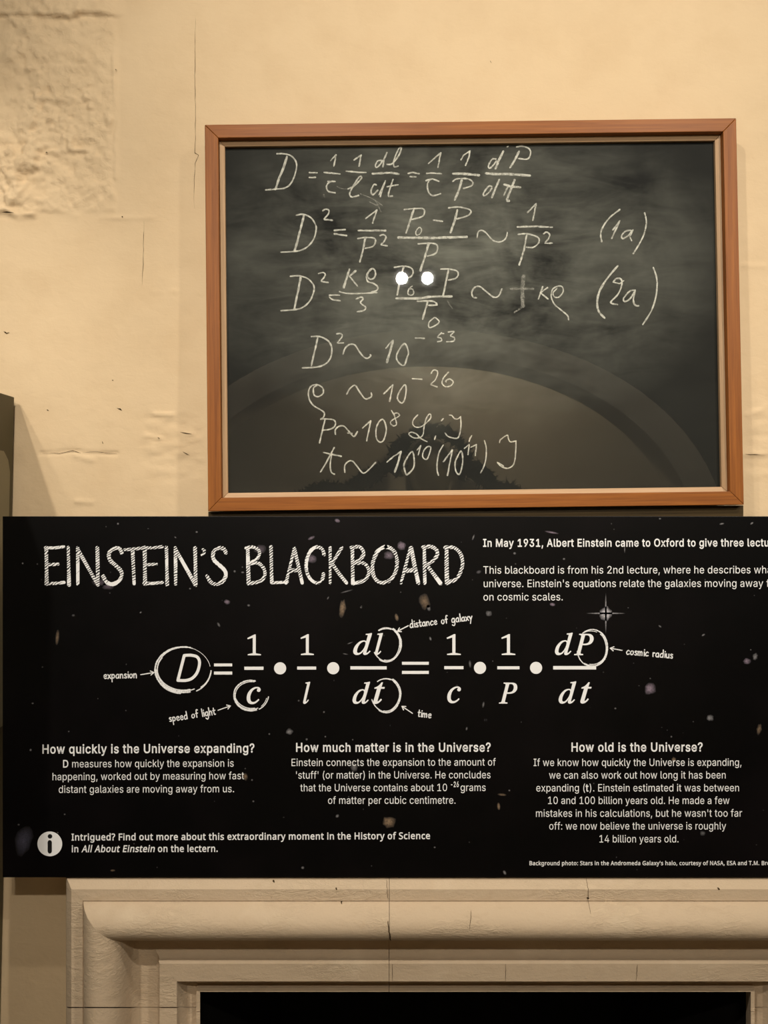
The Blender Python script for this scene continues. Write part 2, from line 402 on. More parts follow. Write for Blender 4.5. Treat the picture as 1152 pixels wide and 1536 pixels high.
# letter outlines: character, advance, then one contour of x,y points after each bar (500 units)
SANS_GLYPHS = '''\
 138|
'147|39,159 35,254 68,254 64,159
(181|45,103 52,172 74,243 88,270 118,270 100,228 87,185 79,143 76,103 78,69 86,33 118,-48 88,-48 75,-23 52,40
)181|19,-48 51,34 58,70 61,103 58,143 50,185 36,228 19,270 48,270 67,230 83,177 91,127 91,78 77,14 48,-48
,138|19,-60 34,36 68,36 42,-60
-271|168,122 168,94 57,94 57,122
.138|48,-2 31,4 25,20 31,37 48,43 64,37 71,20 64,4
0271|113,-3 95,-2 76,5 62,15 47,31 30,72 24,127 30,182 48,223 62,240 76,249 95,256 113,258 131,256 151,249 165,240 179,223 197,182 203,127 197,72 179,31 165,15 151,5 136,-1|113,25 138,32 157,52 168,84 172,127 168,170 157,203 138,223 113,230 88,223 70,203 59,170 55,127 59,84 70,52 88,32
1271|38,0 38,27 195,27 195,0|138,254 138,0 106,0 106,224 43,179 43,213 99,254
2271|32,0 32,24 143,143 156,165 160,184 157,202 146,218 129,227 109,230 92,226 77,216 67,201 64,181 33,181 40,215 58,239 84,253 120,258 150,250 171,235 185,214 190,190 186,161 177,142 161,121 76,28 195,28 195,0
3271|109,-3 76,1 49,15 30,37 22,66 55,66 58,52 67,39 81,30 97,26 131,28 145,35 156,45 163,58 164,77 160,94 151,107 140,116 124,121 78,124 78,150 144,226 35,226 35,254 186,254 186,230 106,139 106,144 140,143 161,135 177,122 187,108 195,90 196,69 194,51 183,30 164,12 137,0
4271|20,53 20,79 123,254 155,254 54,81 207,81 207,53|141,0 141,159 171,159 171,0
6271|113,-3 94,-2 77,4 50,25 34,58 33,96 40,119 54,147 126,254 161,254 75,131 73,131 87,148 107,156 136,155 158,147 178,131 189,111 194,86 193,60 182,33 164,13 139,0|113,24 133,28 149,40 160,57 164,79 160,100 149,118 133,129 113,133 93,129 77,118 66,101 62,79 66,57 77,40 93,28
9271|113,258 132,256 149,250 176,229 192,197 193,158 186,135 173,108 100,0 65,0 151,124 154,124 139,107 119,98 91,99 66,109 49,124 37,144 32,168 34,195 44,221 63,241 87,254|113,230 93,226 77,215 66,197 63,176 66,154 77,137 93,126 113,122 133,126 149,137 160,154 164,175 160,197 150,215 133,226
:138|48,-2 31,4 25,20 31,37 48,43 64,37 71,20 64,4|48,135 31,142 25,158 31,174 48,181 64,174 71,158 64,142
?223|66,76 68,105 75,124 85,136 115,157 127,172 131,190 128,206 113,224 89,231 72,228 59,220 49,206 46,189 14,189 16,206 28,231 51,250 82,258 113,255 137,243 154,223 161,200 160,172 154,158 144,144 104,111 98,96 97,76|82,-2 66,4 59,20 66,37 82,43 98,37 105,20 98,4
A284|8,0 101,254 138,254 231,0 198,0 141,159 116,239 123,239 110,197 43,0|55,71 55,99 185,99 185,71
D295|109,0 48,0 48,29 131,31 152,37 171,49 186,67 196,95 200,128 196,160 182,194 160,214 125,225 47,226 47,254 125,254 167,244 189,231 206,213 219,191 226,170 230,141 229,102 223,74 209,46 188,24 166,11 140,3|62,254 62,0 30,0 30,254
E253|30,0 30,254 186,254 186,226 62,226 62,143 178,143 178,114 62,114 62,29 188,29 188,0
H302|30,0 30,254 62,254 62,144 196,144 196,254 228,254 228,0 196,0 196,116 62,116 62,0
I194|16,0 16,29 59,29 59,226 16,226 16,254 135,254 135,226 91,226 91,29 135,29 135,0
M358|30,0 30,254 76,254 140,89 161,24 154,24 171,79 238,254 284,254 284,0 252,0 253,229 256,229 235,164 171,0 143,0 83,150 56,229 59,229 60,204 61,0
O311|133,-3 112,-2 88,6 67,18 52,32 37,53 28,73 23,95 20,127 22,153 28,181 37,201 52,223 71,239 88,249 112,256 133,258 155,256 179,249 200,236 215,223 229,201 238,181 245,153 247,127 245,101 238,73 229,53 215,32 200,18 179,6 160,-1|133,26 152,28 168,34 194,55 210,88 215,127 210,166 194,199 168,220 152,226 133,228 115,226 98,220 73,199 57,166 52,127 57,88 73,55 98,35 115,28
T268|16,226 16,254 208,254 208,226 128,226 128,0 96,0 96,226
U303|129,-4 97,0 70,12 49,30 36,54 30,82 30,254 62,254 62,86 68,61 78,46 91,35 110,28 129,26 149,28 168,35 180,46 191,61 196,86 196,254 229,254 228,82 223,54 210,30 189,12 162,0
a239|80,-4 50,1 27,18 16,42 18,73 29,90 48,101 133,117 138,126 135,146 121,160 98,165 82,164 69,158 58,149 50,137 20,146 34,167 57,184 87,192 117,190 133,185 148,176 160,162 166,148 168,129 168,0 138,0 138,26 136,26 126,12 113,3 97,-3|85,23 110,27 130,43 137,61 138,95 123,89 70,80 58,75 50,67 46,51 51,36 65,26
b256|115,-4 97,-2 83,4 71,13 59,29 56,29 56,0 26,0 26,254 57,254 57,160 75,179 90,188 109,192 130,191 150,184 168,171 181,153 189,135 194,109 194,80 191,58 181,35 170,20 154,6 137,-1|110,23 131,28 149,42 160,64 164,95 160,125 149,147 131,161 110,165 87,160 70,145 60,123 56,95 60,66 70,43 87,28
c242|104,-4 69,3 41,23 23,54 17,94 23,134 41,165 69,185 104,192 130,189 153,178 170,161 181,138 151,131 138,153 114,164 92,164 75,157 59,139 50,112 49,78 58,51 77,30 104,23 120,25 134,32 145,43 152,59 181,51 171,28 153,11 130,0
d256|98,-4 75,-1 59,6 42,20 29,39 21,62 17,85 18,113 23,135 31,153 45,171 62,184 83,191 104,192 123,188 139,178 155,160 155,254 186,254 186,0 156,0 156,29 153,29 141,13 130,4 116,-2|102,23 125,28 142,43 152,66 156,95 152,123 142,145 125,160 102,165 81,161 63,147 52,125 48,95 52,64 63,42 81,28
e246|106,-4 73,1 43,20 25,50 17,89 22,129 38,162 64,184 98,192 135,186 162,169 179,141 185,105 186,85 37,85 37,110 169,110 155,101 152,124 146,141 133,155 118,163 100,165 84,162 71,155 59,143 49,118 48,79 55,53 69,35 90,25 114,23 138,32 153,53 182,45 172,25 156,10 133,-1
f171|114,190 114,164 3,164 3,190|40,0 42,231 52,248 70,260 91,265 118,262 121,260 114,234 100,237 85,235 77,230 72,221 71,0
g257|103,-75 78,-73 55,-65 38,-52 25,-35 51,-20 65,-37 85,-47 111,-48 133,-42 146,-34 153,-20 156,34 134,13 111,3 79,4 50,17 31,38 21,64 17,100 23,135 31,154 42,169 56,180 72,188 98,192 121,189 138,179 157,159 157,190 186,190 186,-4 182,-30 171,-50 154,-64 132,-72|102,30 125,34 142,47 153,68 156,96 153,124 142,146 126,160 102,165 81,161 63,147 52,126 48,96 52,69 62,48 79,34
h249|57,113 57,0 26,0 26,254 57,254 57,144 51,144 68,175 94,189 110,192 129,191 145,186 159,176 172,158 178,135 179,0 148,0 148,125 144,140 135,154 123,161 111,164 94,164 80,159 63,141
i127|26,0 26,190 57,190 57,0|42,221 27,227 21,242 27,256 42,262 57,256 63,242 57,227
k234|55,68 55,106 60,106 142,190 180,190 92,100 89,100|26,0 26,254 57,254 57,0|147,0 74,93 96,114 186,0
l139|70,-1 53,1 41,7 32,16 27,32 26,254 57,254 57,40 64,28 85,27 90,1
m349|26,0 26,190 56,190 56,148 54,148 61,166 72,179 86,188 104,193 126,191 141,182 156,163 160,147 156,147 162,162 173,176 188,186 204,192 224,193 242,189 257,180 267,169 275,154 278,135 278,0 248,0 247,139 243,149 234,158 209,165 196,163 183,157 174,148 169,135 168,0 137,0 136,140 131,150 123,158 100,165 85,163 73,156 64,146 58,133 57,0
n249|57,113 57,0 26,0 26,190 56,190 56,144 51,144 68,175 94,189 110,192 129,191 145,186 159,176 172,158 178,135 179,0 148,0 148,125 144,140 135,154 123,161 111,164 94,164 80,159 63,141
o252|104,-4 69,3 41,23 23,54 17,94 23,134 41,165 69,185 104,192 139,185 167,165 184,134 191,94 184,54 167,23 139,3|104,23 126,28 144,42 155,64 160,94 155,124 144,146 126,161 104,165 81,161 63,146 52,124 48,94 52,64 63,42 81,28
p256|26,-71 26,190 56,190 56,160 59,160 76,180 94,190 122,192 147,185 162,176 175,163 191,131 195,85 192,62 185,42 175,26 160,10 141,0 122,-4 104,-3 88,1 74,11 57,29 57,-71|110,23 131,28 149,42 160,64 164,95 160,125 149,147 131,161 110,165 87,160 70,145 60,123 56,95 60,66 70,43 87,28
q256|186,-71 155,-71 155,29 139,11 124,1 109,-3 90,-4 72,0 53,10 40,23 27,42 21,62 17,85 22,131 37,163 50,176 65,185 90,192 118,190 136,180 153,160 156,160 156,190 186,190|102,23 125,28 142,43 152,66 156,95 152,123 142,145 125,160 102,165 81,161 63,147 52,125 48,95 52,64 63,42 81,28
r174|26,0 26,190 56,190 58,160 67,175 83,187 98,192 122,192 122,161 101,163 85,160 70,151 61,138 57,121 57,0
s227|91,-4 64,-1 42,9 26,25 18,47 47,53 53,40 60,31 85,23 113,26 131,40 134,56 126,69 113,76 66,87 49,94 34,106 25,124 26,152 39,173 66,188 97,192 120,189 140,179 153,164 162,145 134,139 127,152 116,162 102,166 83,165 69,161 58,151 54,141 56,129 72,116 127,101 146,92 161,74 166,50 159,28 143,10 118,-1
t158|102,190 102,164 3,164 3,190|32,236 63,236 64,41 67,32 73,27 101,27 106,1 80,-2 59,2 44,13 35,29 32,46
u249|91,-3 70,0 53,8 39,22 31,38 26,66 26,190 57,190 59,55 65,42 75,32 100,25 126,32 143,50 148,74 148,190 179,190 179,0 149,0 149,46 154,46 147,30 131,10 114,1
v239|81,0 9,190 42,190 87,66 103,10 92,10 109,69 152,190 186,190 113,0
w328|69,0 11,190 44,190 88,21 82,21 89,53 126,190 158,190 201,21 196,21 201,45 240,190 272,190 215,0 184,0 138,169 145,169 99,0
x233|10,0 86,109 86,86 14,190 50,190 104,103 88,103 141,190 176,190 104,84 104,107 179,0 143,0 86,91 102,91 46,0
y239|24,-69 31,-43 49,-45 62,-40 71,-27 81,-1 9,190 42,190 86,69 103,10 92,10 109,69 153,190 186,190 93,-47 81,-61 64,-70 44,-73
'''
HUMANIST_GLYPHS = '''\
 148|
'136|29,153 22,240 54,240 47,153
,150|14,-43 31,39 62,39 64,35 59,17 36,-43
.150|45,-5 29,2 24,18 29,35 45,41 61,35 66,18 61,2
:150|45,139 29,145 24,162 29,179 45,185 61,179 66,162 61,145|45,-5 29,2 24,18 29,35 45,41 61,35 66,18 61,2
?206|47,67 48,90 53,108 64,123 103,162 108,176 108,194 97,210 77,217 46,215 14,203 4,227 28,237 51,242 75,243 98,239 117,230 131,212 137,189 134,164 121,142 77,99 72,86 71,67|60,-5 44,2 39,18 44,35 60,41 76,35 81,18 76,2
A275|0,0 94,241 121,241 214,0 183,0 154,74 59,74 31,0|69,101 145,101 107,210
B279|33,0 33,240 122,239 146,235 169,226 179,219 188,204 192,186 191,167 185,153 176,141 146,126 178,115 195,95 200,63 198,48 190,31 170,12 141,2|63,138 121,138 147,146 156,155 160,168 160,183 156,196 147,205 129,212 63,214|63,26 126,26 151,34 161,45 167,61 167,79 161,95 150,104 133,110 63,112
E247|33,0 33,240 167,240 167,213 63,213 63,138 161,138 161,112 63,112 63,27 167,27 167,0
F235|33,0 33,240 167,240 167,213 63,213 63,128 160,128 160,102 63,102 63,0
G305|135,-3 106,-1 81,7 61,20 44,37 32,59 24,84 20,120 23,149 29,171 41,194 57,213 73,225 97,236 120,241 148,243 177,241 216,229 205,203 179,212 154,216 129,216 105,210 85,199 69,182 58,160 54,141 54,97 67,59 90,35 105,28 127,24 159,23 189,29 189,100 137,100 137,127 220,127 220,9 180,0
H309|33,0 33,240 63,240 63,138 186,138 186,240 216,240 216,0 186,0 186,112 63,112 63,0
I174|13,0 13,17 42,24 42,216 13,222 13,240 100,240 100,222 72,216 72,24 100,17 100,0
M365|33,0 33,240 77,240 151,43 228,240 272,240 272,0 242,0 244,210 163,0 138,0 59,210 60,0
N316|33,0 33,240 67,240 195,41 194,240 223,240 223,0 187,0 59,199 60,0
S245|83,-3 46,0 17,8 17,37 65,24 93,23 111,26 125,33 134,43 138,59 137,74 130,85 120,94 59,121 36,138 23,161 21,194 33,219 57,236 89,243 127,241 163,230 153,204 114,215 76,214 64,209 55,198 51,187 52,172 57,160 69,149 131,121 153,105 167,81 167,49 158,28 141,12 113,0
T247|78,0 78,213 3,213 3,240 183,240 183,213 108,213 108,0
a249|72,-3 43,2 25,17 16,41 19,70 33,89 53,100 81,106 132,108 131,136 123,150 103,159 77,157 44,145 35,168 80,182 102,183 125,179 148,166 159,142 161,0 140,0 133,26 106,3|79,20 103,25 121,38 130,56 132,88 77,84 64,79 53,71 46,55 49,35 60,24
b267|114,-3 82,3 58,23 56,23 50,0 29,0 29,255 58,255 56,156 73,171 89,180 107,183 130,182 144,177 161,167 174,151 181,136 187,112 188,82 184,55 177,33 168,20 152,7 135,-1|109,21 131,26 146,39 155,61 157,90 154,120 145,141 130,154 109,158 85,154 69,142 61,121 58,90 62,56 71,36 88,24
c222|101,-3 65,3 39,21 23,52 19,94 25,132 43,161 69,178 107,183 129,180 150,174 141,149 104,157 86,156 73,150 58,134 49,100 53,57 62,39 72,30 88,23 105,22 125,25 147,33 147,6 125,-1
d267|92,-3 71,-1 54,7 39,20 30,33 22,55 19,82 20,111 25,136 33,151 46,167 58,175 77,182 96,183 117,180 133,172 150,157 148,255 178,255 178,0 154,0 148,24 125,3|97,21 121,25 137,37 146,56 149,89 145,123 136,144 118,156 97,159 76,154 61,140 52,118 49,89 52,60 61,39 76,26
e250|105,-3 70,2 45,18 26,45 19,79 22,120 36,152 59,174 90,183 123,180 148,166 165,142 172,110 172,84 49,84 56,50 65,38 79,27 98,22 120,22 164,34 164,8 135,-1|50,108 141,108 141,115 137,134 127,149 114,157 94,159 76,155 64,146 55,129
f176|37,0 37,157 5,157 5,171 37,181 38,208 42,225 50,239 61,248 91,257 130,251 122,228 103,232 86,232 76,226 69,215 66,180 111,180 111,157 66,157 66,0
g267|97,-81 61,-78 33,-69 33,-42 57,-51 80,-55 107,-56 126,-50 138,-40 145,-26 150,24 130,6 105,-3 76,-2 49,10 32,30 22,56 19,97 23,128 30,144 41,162 66,179 92,183 115,180 133,171 150,156 154,180 178,180 178,-9 173,-37 161,-58 147,-70 123,-78|97,21 124,26 139,38 147,59 149,90 146,121 136,143 120,155 96,158 76,154 61,141 52,119 49,89 52,60 61,38 76,25
h268|29,0 29,255 58,255 56,155 82,176 115,183 135,181 151,176 164,167 173,155 180,123 180,0 151,0 151,115 149,134 137,151 128,156 111,158 82,153 74,147 66,135 58,103 58,0
i147|44,210 30,215 26,229 30,242 44,247 56,242 61,229 56,215|29,0 29,180 58,180 58,0
k240|29,0 29,255 58,255 56,93 137,180 171,180 98,103 176,0 141,0 78,84 58,66 58,0
l147|29,0 29,255 58,255 58,0
m374|29,0 29,180 52,180 57,155 79,175 109,183 131,181 146,176 158,166 167,153 190,175 220,183 253,179 266,173 276,162 283,147 286,128 287,0 258,0 255,135 251,144 241,154 221,158 205,157 193,152 184,143 176,128 172,104 172,0 143,0 141,135 137,144 127,154 106,158 83,154 67,139 58,103 58,0
n268|29,0 29,180 52,180 57,155 78,174 104,183 135,182 161,170 173,155 179,133 180,0 151,0 151,115 149,134 137,151 128,156 111,158 82,153 74,147 66,136 58,103 58,0
o264|101,-3 68,3 42,21 25,51 18,90 24,130 41,159 67,177 102,183 136,177 162,159 179,130 185,90 179,51 162,21 136,3|102,21 125,26 139,37 150,58 154,90 150,123 139,143 125,154 101,158 78,154 64,143 53,123 49,90 53,58 64,37 81,24
p267|29,-81 29,180 53,180 57,155 75,172 95,181 120,183 144,178 161,167 171,156 185,125 187,76 179,39 171,25 157,10 140,1 125,-3 104,-3 87,1 56,23 58,-81|109,21 129,25 144,39 154,60 157,91 153,122 143,143 127,155 109,158 85,155 70,143 60,120 58,90 62,57 71,36 85,26
r199|29,0 29,180 53,180 57,147 71,165 90,179 109,183 134,181 130,154 108,156 93,153 77,143 67,130 58,102 58,0
s221|74,-3 44,-1 17,8 17,35 56,22 94,22 105,27 114,35 117,45 116,54 102,69 50,92 30,104 19,122 18,146 30,166 53,179 85,183 118,180 142,171 132,148 102,157 77,159 57,154 46,142 46,130 53,121 125,87 138,75 145,61 144,34 132,15 108,1
t182|84,-3 54,3 37,21 31,45 31,157 5,157 5,171 31,183 43,221 60,221 60,180 112,180 112,157 60,157 60,50 63,37 70,27 81,22 114,25 114,2
u268|92,-3 68,-1 52,5 38,18 31,33 27,57 27,180 56,180 56,64 59,45 63,36 74,26 96,21 125,27 141,44 149,76 149,180 179,180 179,0 155,0 149,24 139,12 127,4
w324|53,0 4,180 34,180 71,31 116,180 148,180 191,31 230,180 260,180 210,0 176,0 132,149 87,0
x238|6,0 71,92 9,180 43,180 89,112 135,180 168,180 106,92 172,0 138,0 89,72 39,0
y232|28,-81 4,-78 4,-54 28,-56 47,-49 59,-34 73,-1 0,180 32,180 75,67 86,29 139,180 171,180 85,-44 74,-60 61,-72 44,-79
'''
MATH_ITALIC_GLYPHS = '''\
 148|
𝑃262|-17,0 -15,7 0,8 9,12 17,26 64,196 66,210 64,218 57,223 41,226 42,232 155,231 173,227 192,215 202,196 204,174 198,153 184,135 167,123 145,115 120,111 79,111 74,108 54,32 52,21 54,15 59,10 83,7 81,0|96,121 118,123 135,128 149,137 158,149 165,169 166,192 160,207 149,217 136,221 119,222 109,220 104,214 80,128 80,124 82,122
𝑐210|50,-4 35,-2 23,3 13,11 6,23 1,37 0,57 2,74 7,90 15,106 26,121 39,134 55,145 71,153 87,157 105,158 118,155 127,148 133,138 132,125 126,117 117,114 106,118 102,123 102,130 110,146 104,149 90,149 76,143 62,133 48,116 39,98 31,72 30,47 34,29 44,16 56,12 74,13 96,25 114,41 119,35 102,18 85,6 67,-2
𝑑238|31,-4 18,-2 8,3 0,15 -4,28 -4,42 -1,59 5,78 14,97 26,114 40,130 55,144 69,152 86,157 102,158 114,154 121,147 138,219 136,224 133,226 117,227 118,234 141,236 171,243 172,235 117,24 119,17 126,15 139,24 153,40 158,36 142,16 128,3 114,-3 101,-3 93,4 91,13 94,31 101,56 83,29 66,11 49,0|45,14 59,18 73,31 89,52 102,76 112,104 116,125 114,141 106,149 99,150 88,148 72,139 55,122 40,94 29,62 26,35 27,27 32,19 38,15
𝑙147|16,-4 8,-2 2,2 -1,9 0,19 51,215 48,225 42,228 29,229 30,235 83,243 86,241 84,233 28,26 29,19 35,17 48,25 61,41 66,36 55,21 41,8 28,0
𝑡154|16,-4 9,-3 3,2 1,8 1,18 33,141 10,141 11,148 21,151 36,159 55,177 68,196 76,196 63,152 91,152 89,141 60,141 30,23 31,17 37,16 47,21 62,40 67,34 54,17 41,5 29,-2
'''

# ================================================================ THE SETTING
X0, X1, YB, ZC = -3.0, 3.6, -6.4, 3.75          # room: left, right, back, ceiling

# ---- the plaster wall behind the blackboard, with its cracks, ridges and patches as real relief
OPEN_X = (-0.430, 0.830)                         # chimney opening
OPEN_Z = 0.731
def lattice(nx, nz, seed):
    return np.random.default_rng(seed).uniform(-1, 1, (nx, nz))
def value_noise(X, Z, size, seed, octaves=4):
    out = np.zeros_like(X); amp = 1.0
    for o in range(octaves):
        s = size / 2 ** o
        g = lattice(96, 96, seed + o)
        u, w = X / s + 500, Z / s + 500
        i, j = np.floor(u).astype(int), np.floor(w).astype(int)
        a, b = u - i, w - j
        a, b = a * a * (3 - 2 * a), b * b * (3 - 2 * b)
        def G(p, q): return g[p % 96, q % 96]
        out += amp * ((G(i, j) * (1 - a) + G(i + 1, j) * a) * (1 - b) + (G(i, j + 1) * (1 - a) + G(i + 1, j + 1) * a) * b)
        amp *= .55
    return out

def seg_dist(X, Z, pts):
    d = np.full(X.shape, 9.0)
    for (x0, z0), (x1, z1) in zip(pts[:-1], pts[1:]):
        L = (x1 - x0) ** 2 + (z1 - z0) ** 2
        t = np.clip(((X - x0) * (x1 - x0) + (Z - z0) * (z1 - z0)) / L, 0, 1)
        d = np.minimum(d, np.hypot(X - x0 - t * (x1 - x0), Z - z0 - t * (z1 - z0)))
    return d

def onwall(pts):
    return [(at(x, y, 0).x, at(x, y, 0).z) for x, y in pts]

def step(d, w):
    return np.clip(1 - d / w, 0, 1) ** 2

xs = np.unique(np.round(np.concatenate([np.linspace(X0, -1.0, 14), np.arange(-1.0, -.58, .0035), np.arange(-.58, .96, .005), np.linspace(.96, X1, 18), OPEN_X]), 5))
zs = np.unique(np.round(np.concatenate([np.linspace(0, 1.60, 18), [OPEN_Z], np.arange(1.60, 2.40, .005), np.arange(2.40, 3.02, .0035), np.linspace(3.02, ZC, 6)]), 5))
GX, GZ = np.meshgrid(xs, zs, indexing='ij')
H = .0035 * value_noise(GX, GZ, .55, 3, 3) + .0008 * value_noise(GX, GZ, .07, 9, 3)
# flaking upper left corner: rough, standing proud of the smoother coat round it
cx, cz = at(172, 0, 0).x, at(0, 316, 0).z
edge = .012 * value_noise(GX, GZ, .10, 21, 3)
rough = np.clip((cx + edge - GX) / .012, 0, 1) * np.clip((GZ - cz + .5 * edge) / .010, 0, 1)
core = np.exp(-((GX - at(100, 0, 0).x) / .10) ** 2 - ((GZ - at(0, 175, 0).z) / .15) ** 2) + np.exp(-((GX - at(20, 0, 0).x) / .09) ** 2 - ((GZ - at(0, 250, 0).z) / .12) ** 2)
flakes = np.clip(value_noise(GX, GZ, .045, 31, 4) - .05, 0, 1)
patch = np.clip(.5 * value_noise(GX, GZ, .10, 41, 2) + .15 + core, 0, 1.2)
H += rough * (.0022 + .0095 * flakes * patch + (.0012 + .0022 * patch) * value_noise(GX, GZ, .018, 51, 3))
ledge = np.array(onwall([(-40, 22), (60, 20), (105, 25), (120, 18), (172, 21), (185, 18)]))
H += .011 * np.clip((GZ - np.interp(GX, ledge[:, 0], ledge[:, 1])) / .006, 0, 1) * np.clip((at(185, 0, 0).x - GX) / .05, 0, 1)
for pts, amp, w in [([(68, 224), (90, 224), (115, 221), (132, 223)], .005, .012), ([(-20, 312), (8, 312), (20, 318), (45, 318)], .009, .016),
                    ([(168, 80), (170, 150), (172, 180), (168, 215), (171, 230), (170, 262)], .003, .010),
                    ([(40, 290), (60, 300), (110, 320)], .002, .02), ([(150, 322), (180, 323), (225, 322)], .0015, .012),
                    ([(228, 620), (256, 621)], .004, .008), ([(266, 646), (288, 651)], .004, .008), ([(215, 652), (240, 657)], .003, .008),
                    ([(56, 679), (85, 678), (105, 675), (120, 678), (172, 680)], -.004, .008), ([(110, 683), (135, 690)], .003, .012),
                    ([(110, 752), (135, 753)], .003, .010), ([(225, 435), (262, 434)], .002, .008),
                    ([(1118, 394), (1152, 396)], .0015, .010), ([(1120, 681), (1155, 680)], .003, .008), ([(1125, 620), (1150, 612)], .002, .014)]:
    H += amp * step(seg_dist(GX, GZ, onwall(pts)), w) * (1 + .6 * value_noise(GX, GZ, .02, 61, 2))
wr = np.clip((GX - at(205, 0, 0).x) / .02, 0, 1) * np.clip((at(312, 0, 0).x - GX) / .02, 0, 1) * np.clip((GZ - at(0, 730, 0).z) / .05, 0, 1) * np.clip((at(0, 610, 0).z - GZ) / .03, 0, 1)
H += wr * .0016 * value_noise(GX * .45, GZ, .016, 71, 3)
wr = np.clip((GX - at(1118, 0, 0).x) / .02, 0, 1) * np.clip((GZ - at(0, 740, 0).z) / .05, 0, 1) * np.clip((at(0, 580, 0).z - GZ) / .05, 0, 1)
H += wr * .0010 * value_noise(GX * .45, GZ, .018, 81, 3)
H -= .016
H[:, zs < 1.58] = -.004
verts = np.stack([GX.ravel(), -H.ravel(), GZ.ravel()], 1)
nz = len(zs)
faces = []
for i in range(len(xs) - 1):
    for j in range(nz - 1):
        if OPEN_X[0] - 1e-6 <= xs[i] and xs[i + 1] <= OPEN_X[1] + 1e-6 and zs[j + 1] <= OPEN_Z + 1e-6: continue
        k = i * nz + j
        faces.append((k, k + nz, k + nz + 1, k + 1))
me = bpy.data.meshes.new('wall_back')
me.from_pydata(verts.tolist(), [], faces)
me.materials.append(M['plaster'])
me.polygons.foreach_set('use_smooth', [True] * len(me.polygons))
wall = bpy.data.objects.new('wall_back', me)
COL.objects.link(wall)
tag(wall, kind='structure')

def hgt(x, z):
    i, j = int(np.argmin(abs(xs - x))), int(np.argmin(abs(zs - z)))
    return H[max(0, i - 1):i + 2, max(0, j - 1):j + 2].max()
def wall_crack(px, w, name='crack'):
    """a hairline open crack or chip: a dark ribbon lying on the plaster"""
    pts = []
    for (a, b), (c, d) in zip(px[:-1], px[1:]):
        n = max(2, int(math.hypot(c - a, d - b) / 7))
        pts += [(a + (c - a) * k / n + random.uniform(-.5, .5), b + (d - b) * k / n + random.uniform(-.5, .5)) for k in range(n)]
    pts.append(px[-1])
    V, F = ribbon(onwall(pts), w * .0015, .5, smooth=False, taper=.8)
    link_mesh(name, [(x, -hgt(x, z) - .0006, z) for x, z, _ in V], F, M['crack'], wall)
for px, w in [([(291, 20), (290, 100), (291, 160), (290, 224), (295, 228), (290, 240), (288, 280), (289, 308)], .55), ([(213, 328), (211, 400), (210, 424)], .5),
              ([(60, 679), (85, 679), (105, 675), (118, 679)], .9), ([(120, 678), (140, 677), (172, 680)], .5), ([(0, 495), (4, 497), (8, 496)], 1.8),
              ([(171, 610), (176, 612), (179, 614)], 1.6), ([(149, 661), (151, 665)], 1.5), ([(66, 613), (69, 615)], 1.2), ([(164, 568), (166, 569)], 1.4),
              ([(179, 321), (181, 322)], 1.8), ([(171, 101), (173, 102)], 1.2), ([(66, 226), (69, 226)], 1.5), ([(0, 316), (18, 317)], 1.2),
              ([(268, 647), (285, 650)], .9), ([(234, 655), (237, 657)], 1.5), ([(272, 677), (282, 682)], .7), ([(1122, 680), (1152, 682)], .5), ([(737, 84), (739, 87)], 1.3)]:
    wall_crack(px, w)

# ---- the rest of the room
def struct(name, b, mat):
    return tag(box_obj(name, b, mat), kind='structure')
struct('floor', (X0, X1, YB, 0.0, -.1, 0), M['floor'])
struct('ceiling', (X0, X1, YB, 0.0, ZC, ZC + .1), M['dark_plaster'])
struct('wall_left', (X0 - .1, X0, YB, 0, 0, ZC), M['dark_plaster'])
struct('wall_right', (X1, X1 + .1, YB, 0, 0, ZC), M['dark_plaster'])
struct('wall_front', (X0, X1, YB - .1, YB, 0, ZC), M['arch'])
# cross wall with a wide stone arch half way down the cellar
ACX, ACZ, AA, AB = .35, 1.50, 2.27, 1.78
def arch_pts(a, b, n=40):
    return [(ACX - a * math.cos(PI * k / n), ACZ + b * math.sin(PI * k / n) ** .9) for k in range(n + 1)]
outer = arch_pts(AA - .12, AB - .10)
m = MB()
Y_A0, Y_A1 = -4.2, -4.5
loop_in = [(outer[0][0], 0)] + outer + [(outer[-1][0], 0)]
loop_out = [(X0, 0)] + [(X0 + (X1 - X0) * k / 40, ZC) for k in range(41)] + [(X1, 0)]
loop_out[1] = (X0, ZC); loop_out[-2] = (X1, ZC)
for y, fl in ((Y_A0, 0), (Y_A1, 1)):
    n = len(m.v)
    m.v += [(x, y, z) for x, z in loop_in] + [(x, y, z) for x, z in loop_out]
    k = len(loop_in)
    m.f += [(n + i, n + i + 1, n + k + i + 1, n + k + i) if fl else (n + i + 1, n + i, n + k + i, n + k + i + 1) for i in range(k - 1)]
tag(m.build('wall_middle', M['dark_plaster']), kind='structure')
m = MB()
A, B = arch_pts(AA, AB), arch_pts(AA - .23, AB - .20)
A = [(A[0][0], 0)] + A + [(A[-1][0], 0)]; B = [(B[0][0], 0)] + B + [(B[-1][0], 0)]
k = len(A)
y0, y1 = Y_A0 + .04, Y_A1 - .04
m.v += [(x, y0, z) for x, z in A] + [(x, y0, z) for x, z in B] + [(x, y1, z) for x, z in A] + [(x, y1, z) for x, z in B]
for i in range(k - 1):
    m.f += [(i, i + 1, k + i + 1, k + i), (k + i, k + i + 1, 3 * k + i + 1, 3 * k + i), (3 * k + i, 3 * k + i + 1, 2 * k + i + 1, 2 * k + i), (2 * k + i, 2 * k + i + 1, i + 1, i)]
tag(m.build('trim_1', M['arch'], smooth=False), kind='structure')

